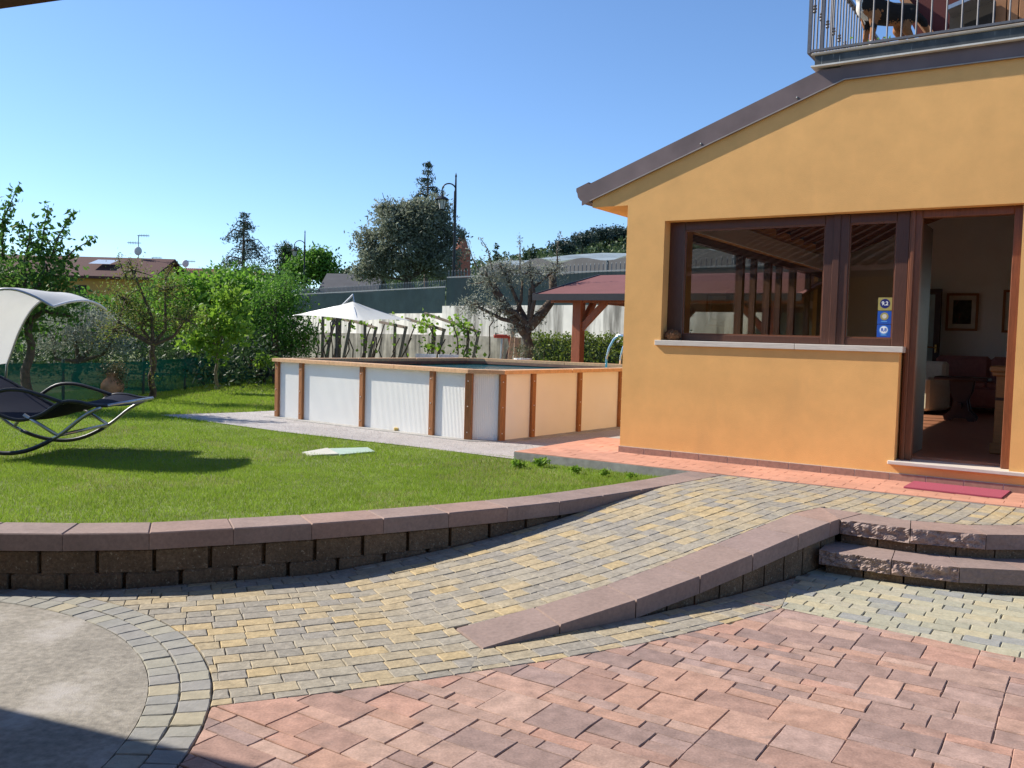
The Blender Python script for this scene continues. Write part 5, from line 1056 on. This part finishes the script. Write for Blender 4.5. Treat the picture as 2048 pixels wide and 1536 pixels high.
# ---------------------------------------------------------------- vine frames in front of the wall
VG = 'vine frames along the white wall'
vl = ['with bare vine stems beside the parasol mast', 'with thick tangled stems under the parasol', 'with one young yellow shoot', 'with looped bare canes', 'with leafy shoots on its beam', 'with the highest beam next to the red pump']
for i, (x, yt, xb, yb, tx, ty) in enumerate(((668, 640, 650, 707, 640, 628), (702, 642, 690, 712, 655, 632), (752, 656, 740, 712, 700, 640), (812, 655, 792, 714, 760, 644), (888, 660, 872, 714, 812, 637), (958, 664, 944, 715, 850, 627))):
    Y = 27.5-i*.35; t = thing('vine_frame', 'leaning wooden vine frame '+vl[i], 'vine frame', VG); a = at(x, yt, Y); b = at(xb, yb, Y-.2); b[2] = .2; c = at(tx, ty, Y+1.3); pp = at(x-22, yt-4, Y+.4)
    b2 = np.array([a[0]-.30, Y-.1, .2]); MB().bar(b2, a, .08, .07, up=(0, 1, 0)).build('leaning_post', 'post_wood', t); MB().bar(a+(a-c)*.02, c, .08, .075).build('beam', 'post_wood', t); MB().bar((pp[0], pp[1], .2), (pp[0], pp[1], pp[2]+.06), .08, .08, up=(0, 1, 0)).build('upright_post', 'post_wood', t); m = MB()
    for k in range(5):
        p0 = np.array([pp[0]+rng.uniform(-.35, .35), Y+rng.uniform(-.2, .4), .2]); P = [p0]
        for z in (.7, 1.1, 1.5, 1.9, 2.1): P.append(P[-1]*[1, 1, 0]+[rng.uniform(-.2, .22), rng.uniform(-.1, .1), z])
        m.tube(P[:rng.integers(3, 7)], [.03, .028, .022, .018, .012, .006][:len(P[:6])][:7] if False else .02, 5)
    m.build('vine_stem', 'vine_bark', t, smooth=True); nl = (18, 24, 36, 24, 130, 150)[i]; cs_ = [at(x-30, yt-5, Y), at(x-40, yt-14, Y+.3), at(x-25, yt+35, Y)]; C = np.concatenate([rng.normal(size=(nl//3, 3))*(.20, .15, .16)+c_ for c_ in cs_]); V, F = leafset(C, .13, .9); rawmesh('leaves', V, F, 'leaf_lime', t)
# small things near the wall
pm = thing('hand_pump', 'red topped garden hand pump beside the old olive', 'pump', None, on(1000, 21.5)); MB().tube([(0, 0, 0), (.06, 0, 1.35)], .04, 8).build('pipe', 'zinc', pm); MB().box((-.16, -.06, 1.33), (.22, .06, 1.42), .02).tube([(.2, 0, 1.4), (.26, 0, 1.0)], .03, 6).build('head', 'red_paint', pm)
for i, (x, dx, lab) in enumerate(((1022, .10, 'narrow pale plank leaning beside the olive trunk'), (1034, .02, 'wide tan plank leaning against the olive trunk'), (1012, .22, 'grey plank leaning next to the red pump'))):
    p = at(x, 715, 20.6+.2*i); tag(MB().bar((p[0]-dx, 20.6+.2*i, .25), (p[0]+dx*.4, 21.2+.2*i, 1.85-.25*i), .10+.05*(i == 1), .03, .004, up=(0, 1, 0)).build('plank', ('rim_wood', 'rim_wood', 'post_wood')[i]), lab, 'plank', 'planks beside the olive')
tp_ = thing('planter', 'small white pot with a heather plant at the foot of the olive', 'planter', None, (*at(1046, 712, 18.7)[:2], .25)); MB().lathe((0, 0, 0), [(.12, 0), (.15, .75), (.19, .88), (.19, .93), (.15, .93)], 14).build('pot', 'white_plastic', tp_); C = rng.normal(size=(300, 3))*(.16, .16, .10)+(0, 0, 1.08); V, F = leafset(C, .07, .3, .8); rawmesh('foliage', V, F, 'trail', tp_)
for i, (x, lab) in enumerate(((855, 'white plastic chair behind the pool nearer the parasol'), (901, 'white plastic chair behind the pool nearer the old olive'))):
    c = thing('garden_chair', lab, 'chair', 'white chairs behind the pool', (*at(x, 720, 21.5)[:2], .25), .3); MB().box((-.25, .2, .42), (.25, .24, .90), .02).build('backrest', 'white_plastic', c); MB().box((-.25, -.25, .40), (.25, .22, .43), .01).build('seat', 'white_plastic', c)
    for q in ((-.22, -.22), (.22, -.22), (-.22, .2), (.22, .2)): MB().tube([(q[0]*1.1, q[1]*1.1, 0), (q[0], q[1], .4)], .02, 6).build('leg', 'white_plastic', c)
sk = thing('sprinkler', 'small wire tripod sprinkler standing near the green net', 'sprinkler', None, tuple(gp(403, 768, .25)))
for k in range(3): a = k*2.1; MB().tube([(math.cos(a)*.28, math.sin(a)*.28, 0), (0, 0, .55)], .012, 5).build('leg', 'zinc', sk)
MB().lathe((0, 0, .52), [(.02, 0), (.045, .02), (.045, .10), (.015, .14), (.02, .2)], 8).build('head', 'post_green', sk)
wbx = thing('wheelbarrow', 'wheelbarrow with blue grip parked in the shade beyond the lawn', 'wheelbarrow', None, (*at(490, 755, 25.)[:2], .25)); MB().xz([(-.4, .35), (.35, .35), (.5, .62), (-.5, .62)], -.28, .28).build('tray', 'red_paint', wbx); MB().tube([(-.8, -.25, .62), (.45, -.2, .25)], .02, 6).build('handle', 'blue_plastic', wbx); MB().tube([(-.8, .25, .62), (.45, .2, .25)], .02, 6).build('handle', 'blue_plastic', wbx); MB().tube([(.5, -.05, .2), (.5, .05, .2)], .2, 14).build('wheel', 'dark_tube', wbx)
# weeds at the edge of the slab
for i, (x, y, s_) in enumerate(((1034, 926, 1.), (1082, 924, 1.), (1150, 938, .8), (1210, 944, .7), (1262, 950, .6))):
    p = gp(x, y+6, .27); C = rng.normal(size=(90, 3))*(.035, .026, .022)*s_+np.array([p[0], p[1], .30]); V, F = leafset(C, .06*s_, .5, .8); tag(rawmesh('weed', V, F, 'leaf_lime'), ['bushy weed at the outer corner of the concrete slab', 'tall weed against the concrete slab edge', 'low weed halfway along the concrete slab edge', 'small weed near the end of the concrete slab edge', 'tiny weed where the slab meets the wall cap'][i], 'weed', 'weeds along the slab')
# ================================================================ distance: houses, lamps, greenhouse, hill
def gable_house(name, label, x0, x1, Y, zb, ze, zr, depth, wm, rm, wins=(), cat='house', group=None, over=.5, chim=False, rows=0):
    a = at(x0, 600, Y)[0]; b = at(x1, 600, Y)[0]; t = thing(name, label, cat, group, (0, 0, 0)); m = MB(); yc = Y+depth/2
    m.box((a+over, Y+over, zb), (b-over, Y+depth-over, ze)); V = [(b-over-.02, Y+over, ze), (b-over-.02, Y+depth-over, ze), (b-over-.02, yc, zr-.15), (a+over, Y+over, ze), (a+over, Y+depth-over, ze), (a+over, yc, zr-.15)]; m.add(V, [(0, 1, 2), (3, 5, 4)]); m.build('wall', wm, t)
    r = MB()
    for (y0, y1) in ((Y, yc), (Y+depth, yc)):
        V = [(a, y0, ze-.15), (b, y0, ze-.15), (b, y1, zr), (a, y1, zr)]; V += [(p[0], p[1], p[2]+.18) for p in V]; r.add(V, orient(V, [(0, 1, 2, 3), (4, 5, 6, 7), (0, 1, 5, 4), (1, 2, 6, 5), (2, 3, 7, 6), (3, 0, 4, 7)]))
    ro_ = r.build('roof', rm, t)
    if rows:
        for i in range(rows):
            x = a+(b-a)*(i+.5)/rows; MB().tube([(x, Y, ze+.05), (x, yc, zr+.2)], (b-a)/rows*.36, 6).build('tile_row', rm, ro_)
    for (px0, px1, py0, py1) in wins: p, q = at(px0, py0, Y+over-.06), at(px1, py1, Y+over-.06); MB().box((p[0], Y+over-.06, q[2]), (q[0], Y+over-.01, p[2])).build('window', 'house_dark', t)
    if chim: MB().box((a+(b-a)*.25, yc-.4, zr-.3), (a+(b-a)*.25+.6, yc+.3, zr+.7)).build('chimney', wm, ro_)
    return t, ro_, (a, b)
HY = 62.; zr = at(200, 519, HY+4)[2]; ze = at(200, 553, HY)[2]
hh, ro_, (ha, hb2) = gable_house('yellow_house', 'ochre neighbouring house with dark red roof and skylight behind the trees', -160, 306, HY, .2, ze, zr, 8., 'house_yellow', 'roof_red', [(150, 172, 570, 600), (60, 85, 570, 600)])
a_, b_ = at(193, 526, HY+2.6), at(220, 533, HY+1.4); MB().add([(a_[0], HY+1.35, b_[2]+.17), (b_[0], HY+1.35, b_[2]+.17), (b_[0]+.1, HY+2.6, a_[2]+.25), (a_[0]+.1, HY+2.6, a_[2]+.25)], [(0, 1, 2, 3)]).build('skylight', 'skylight', ro_)
gable_house('tiled_house', 'house with pale pantile roof between the yellow house and the cedar', 315, 420, 74., .2, at(350, 556, 74)[2], at(350, 541, 78)[2], 8., 'house_pale', 'roof_tile', rows=26, group='roofs beyond the garden')
gable_house('low_tiled_house', 'low pantiled roof under the cedar', 425, 545, 84., .2, at(480, 560, 84)[2], at(480, 549, 88)[2], 8., 'house_pale', 'roof_tile', rows=24, group='roofs beyond the garden')
gable_house('shed', 'dark sheet roofed shed behind the spiked fence left of the large olive', 632, 752, 45., 2.2, at(690, 588, 45)[2], at(740, 556, 47.5)[2], 5., 'house_dark', 'shade_net', cat='shed')
def antenna(label, x, y0, y1, Y, dish, grp='aerials on the roofs'):
    t = thing('tv_aerial', label, 'aerial', grp); a, b = at(x, y1, Y), at(x, y0, Y); h = b[2]-a[2]; MB().tube([a-(0, 0, .4), b], .03, 5).build('mast', 'galv', t); m = MB()
    for f, L in ((.98, .75), (.68, -.9)):
        z = a[2]+h*f; m.tube([(b[0]-(.1 if L > 0 else .8), Y, z), (b[0]+(.8 if L > 0 else .2), Y, z)], .02, 4)
        for k in range(6): x_ = b[0]+(.1+.12*k)*(1 if L > 0 else -1); m.tube([(x_, Y-.25, z), (x_, Y+.25, z)], .012, 4); m.tube([(x_, Y, z-.12), (x_, Y, z+.12)], .012, 4)
    m.build('yagi', 'galv', t)
    if dish: c = at(x-1, y1-18, Y-.2); b_ = MB(); b_.ball(c, (.29, .09, .32), 14, 8); b_.build('dish', 'dish', t, smooth=True)
    return t
antenna('tall aerial with round dish on the yellow house ridge', 277, 470, 520, HY+4, True); antenna('thin aerial without dish just right of the yellow house', 305, 515, 540, 76., False); antenna('small aerial with dish on the tiled roof', 372, 522, 545, 77., True)
def lamp(label, x, ytop, ybase, Y, xl, yl):
    t = thing('street_lamp', label, 'street lamp', 'street lamps'); top = at(x, ytop, Y); s = (top[2]-at(x, ybase, Y)[2])/3.9; bx = top[0]; ln = at(xl, yl, Y); lx, lz = ln[0], ln[2]; p = MB(); p.tube([(bx, Y, 1.0), (bx, Y, top[2]-.9*s), (bx, Y, top[2])], [.07*s, .05*s, .03*s], 8); p.build('pole', 'black_iron', t)
    q = MB(); R = (bx-lx)/2; P = [(bx-.04*s, Y, lz-.8*s), (bx-.04*s, Y, lz+.35*s)]
    for k in range(9): a = math.pi*k/8; P.append((bx-R+R*math.cos(a), Y, lz+.42*s+R*.9*math.sin(a)))
    P.append((lx, Y, lz+.25*s)); q.tube(P, .028*s, 7); q.build('arm', 'black_iron', t, smooth=True)
    MB().lathe((bx, Y, top[2]-.05*s), [(.03*s, 0), (.045*s, .04*s), (.005*s, .18*s)], 8).build('finial', 'black_iron', t)
    MB().lathe((lx, Y, lz), [(.27*s, 0), (.29*s, .02*s), (.16*s, .12*s), (.05*s, .16*s), (.03*s, .27*s)], 8).build('lantern_cap', 'black_iron', t); MB().lathe((lx, Y, lz-.36*s), [(.09*s, 0), (.17*s, .36*s)], 6).build('lantern_glass', 'lamp_glass', t); m = MB()
    for k in range(6): a = k*math.pi/3; m.tube([(lx+.09*s*math.cos(a), Y+.09*s*math.sin(a), lz-.37*s), (lx+.18*s*math.cos(a), Y+.18*s*math.sin(a), lz)], .012*s, 4)
    m.lathe((lx, Y, lz-.40*s), [(.02*s, 0), (.10*s, .04*s)], 6); m.build('lantern_frame', 'black_iron', t)
lamp('black swan-neck street lamp standing right of the large olive', 912, 352, 548, 38., 884, 400); lamp('smaller black swan-neck street lamp in front of the round green tree', 610, 464, 575, 66., 589, 502)
# chapel spire
cs = thing('chapel_spire', 'red conical brick spire peeping out behind the large olive', 'spire'); a = at(925, 462, 120.); b = at(925, 500, 120.); MB().lathe((a[0], 120., b[2]), [(.95, 0), (.95, .05), (.12, a[2]-b[2])], 12).build('cone', 'brick_red', cs); MB().box((a[0]-1.1, 118.9, 1), (a[0]+1.1, 121.1, b[2]-.02)).build('tower', 'brick_red', cs)
# greenhouse tunnels behind the wall
gh = thing('greenhouse', 'long wavy plastic covered greenhouse above the wall', 'greenhouse'); A0, A1 = at(960, 535, 52.), at(1262, 518, 40.); A1 = A1+(A1-A0)*2.2; spans = 11; V = []; K = 8; dirv = (A1-A0)/spans; dp = np.array([nB[0], nB[1], 0])*16
prof = []
for i in range(spans):
    for k in range(K): f = (i+k/K)/spans; p = A0+(A1-A0)*f; prof.append(p+np.array([0, 0, .22*math.sin(math.pi*k/K)**2+.10*math.sin(i*1.7)*math.sin(math.pi*k/K)**2]))
n = len(prof); RW = 6
for r in range(RW+1):
    for i, p in enumerate(prof): V.append(tuple(p+dp*r/RW+np.array([0, 0, 1.25*math.sin(math.pi/2*r/RW)+.1*math.sin(i*.5+r)])))
m = MB(); m.add(V, [(r*n+i, r*n+i+1, (r+1)*n+i+1, (r+1)*n+i) for r in range(RW) for i in range(n-1)]); m.build('plastic_roof', 'plastic_sheet', gh, smooth=True)
m = MB(); m.add([tuple(p) for p in prof]+[(p[0], p[1], p[2]-1.3-.0*p[2]) for p in prof], [(i+1, i, n+i, n+i+1) for i in range(n-1)]); m.build('side_net', 'shade_net', gh)
for i in range(0, spans+1, 1): p = A0+(A1-A0)*i/spans; MB().tube([(p[0], p[1]-.05, p[2]-2.2), (p[0], p[1]-.05, p[2])], .05, 5).build('post', 'galv', gh)
# wooded hill on the right
hl = MB(); gx = np.linspace(-40, 170, 43); gy = np.linspace(110, 300, 20)
def hz_(x, y): return 2.6+26*math.exp(-((x-70)/90)**2-((y-190)/60)**2)
V = [(x, y, hz_(x, y)) for y in gy for x in gx]; hl.add(V, [(j*43+i, j*43+i+1, (j+1)*43+i+1, (j+1)*43+i) for j in range(19) for i in range(42)]); struct(hl.build('hill', 'leaf_hill', smooth=True))
n = 26000; X = rng.uniform(-30, 110, n); Yh = rng.uniform(120, 215, n); Z = np.array([hz_(x, y) for x, y in zip(X, Yh)]); cl = np.sin(X*.55)*np.sin(Yh*.4+X*.2); C = np.stack([X, Yh, Z+rng.random(n)*(1.6+1.3*cl)], 1); V, F = leafset(C, .8, .7); o = stuff(rawmesh('hillside_wood', V, F, 'leaf_hill')); tag(o, 'low mixed wood covering the hillside beyond the greenhouse', 'wood')
HP = 'umbrella pines on the hill'
for i, (x, y, Y, w_, lab) in enumerate(((1128, 492, 150, 2.4, 'rounded dark pine lowest on the hill slope'), (1165, 478, 160, 2.6, 'spreading pine second up the hill slope'), (1198, 468, 165, 2.9, 'broad topped pine midway up the hill'), (1228, 466, 170, 2.6, 'dark pine beside the narrow cypress on the hill'), (1250, 470, 170, 3.0, 'pine on the hill next to the house corner'), (1285, 470, 170, 3.2, 'pine on the hill behind the house corner'))):
    tree('umbrella_pine', lab, (at(x, y, Y)[0], Y, hz_(at(x, y, Y)[0], Y)-1), [B(x-8, y+4, Y, w_*.7, .9), B(x+9, y+2, Y, w_*.7, .9), B(x, y-4, Y, w_*.6, .8)], .22, 'leaf_pine', .55, 130, 12, .5, .4, group=HP, twigs=8, sides=6)
for i, (x, y0, Y, lab) in enumerate(((1220, 455, 172, 'tall thin cypress among the hill pines'), (1232, 452, 175, 'second thin cypress among the hill pines'), (1062, 490, 140, 'small cypress in the left pair on the skyline'), (1072, 494, 140, 'shorter cypress in the left pair on the skyline'), (1050, 495, 145, 'slender cypress left of the skyline pair'), (994, 486, 140, 'thin lone cypress spike on the skyline'))):
    p = at(x, y0, Y); zb = hz_(p[0], Y); H = max(3., p[2]-zb); tree('hill_cypress', lab, (p[0], Y, zb-.5), [((p[0], Y, zb+H*f), (.55*(1.1-f)+.1, .55*(1.1-f)+.1, H*.16)) for f in (.2, .4, .6, .8)], .12, 'leaf_dark', .45, 90, 10, .16, .4, group='cypresses on the hill', twigs=4, sides=5)
print('objects', len(bpy.data.objects), 'tris', sum(len(p.vertices)-2 for o in bpy.data.objects if o.type == 'MESH' for p in []) )
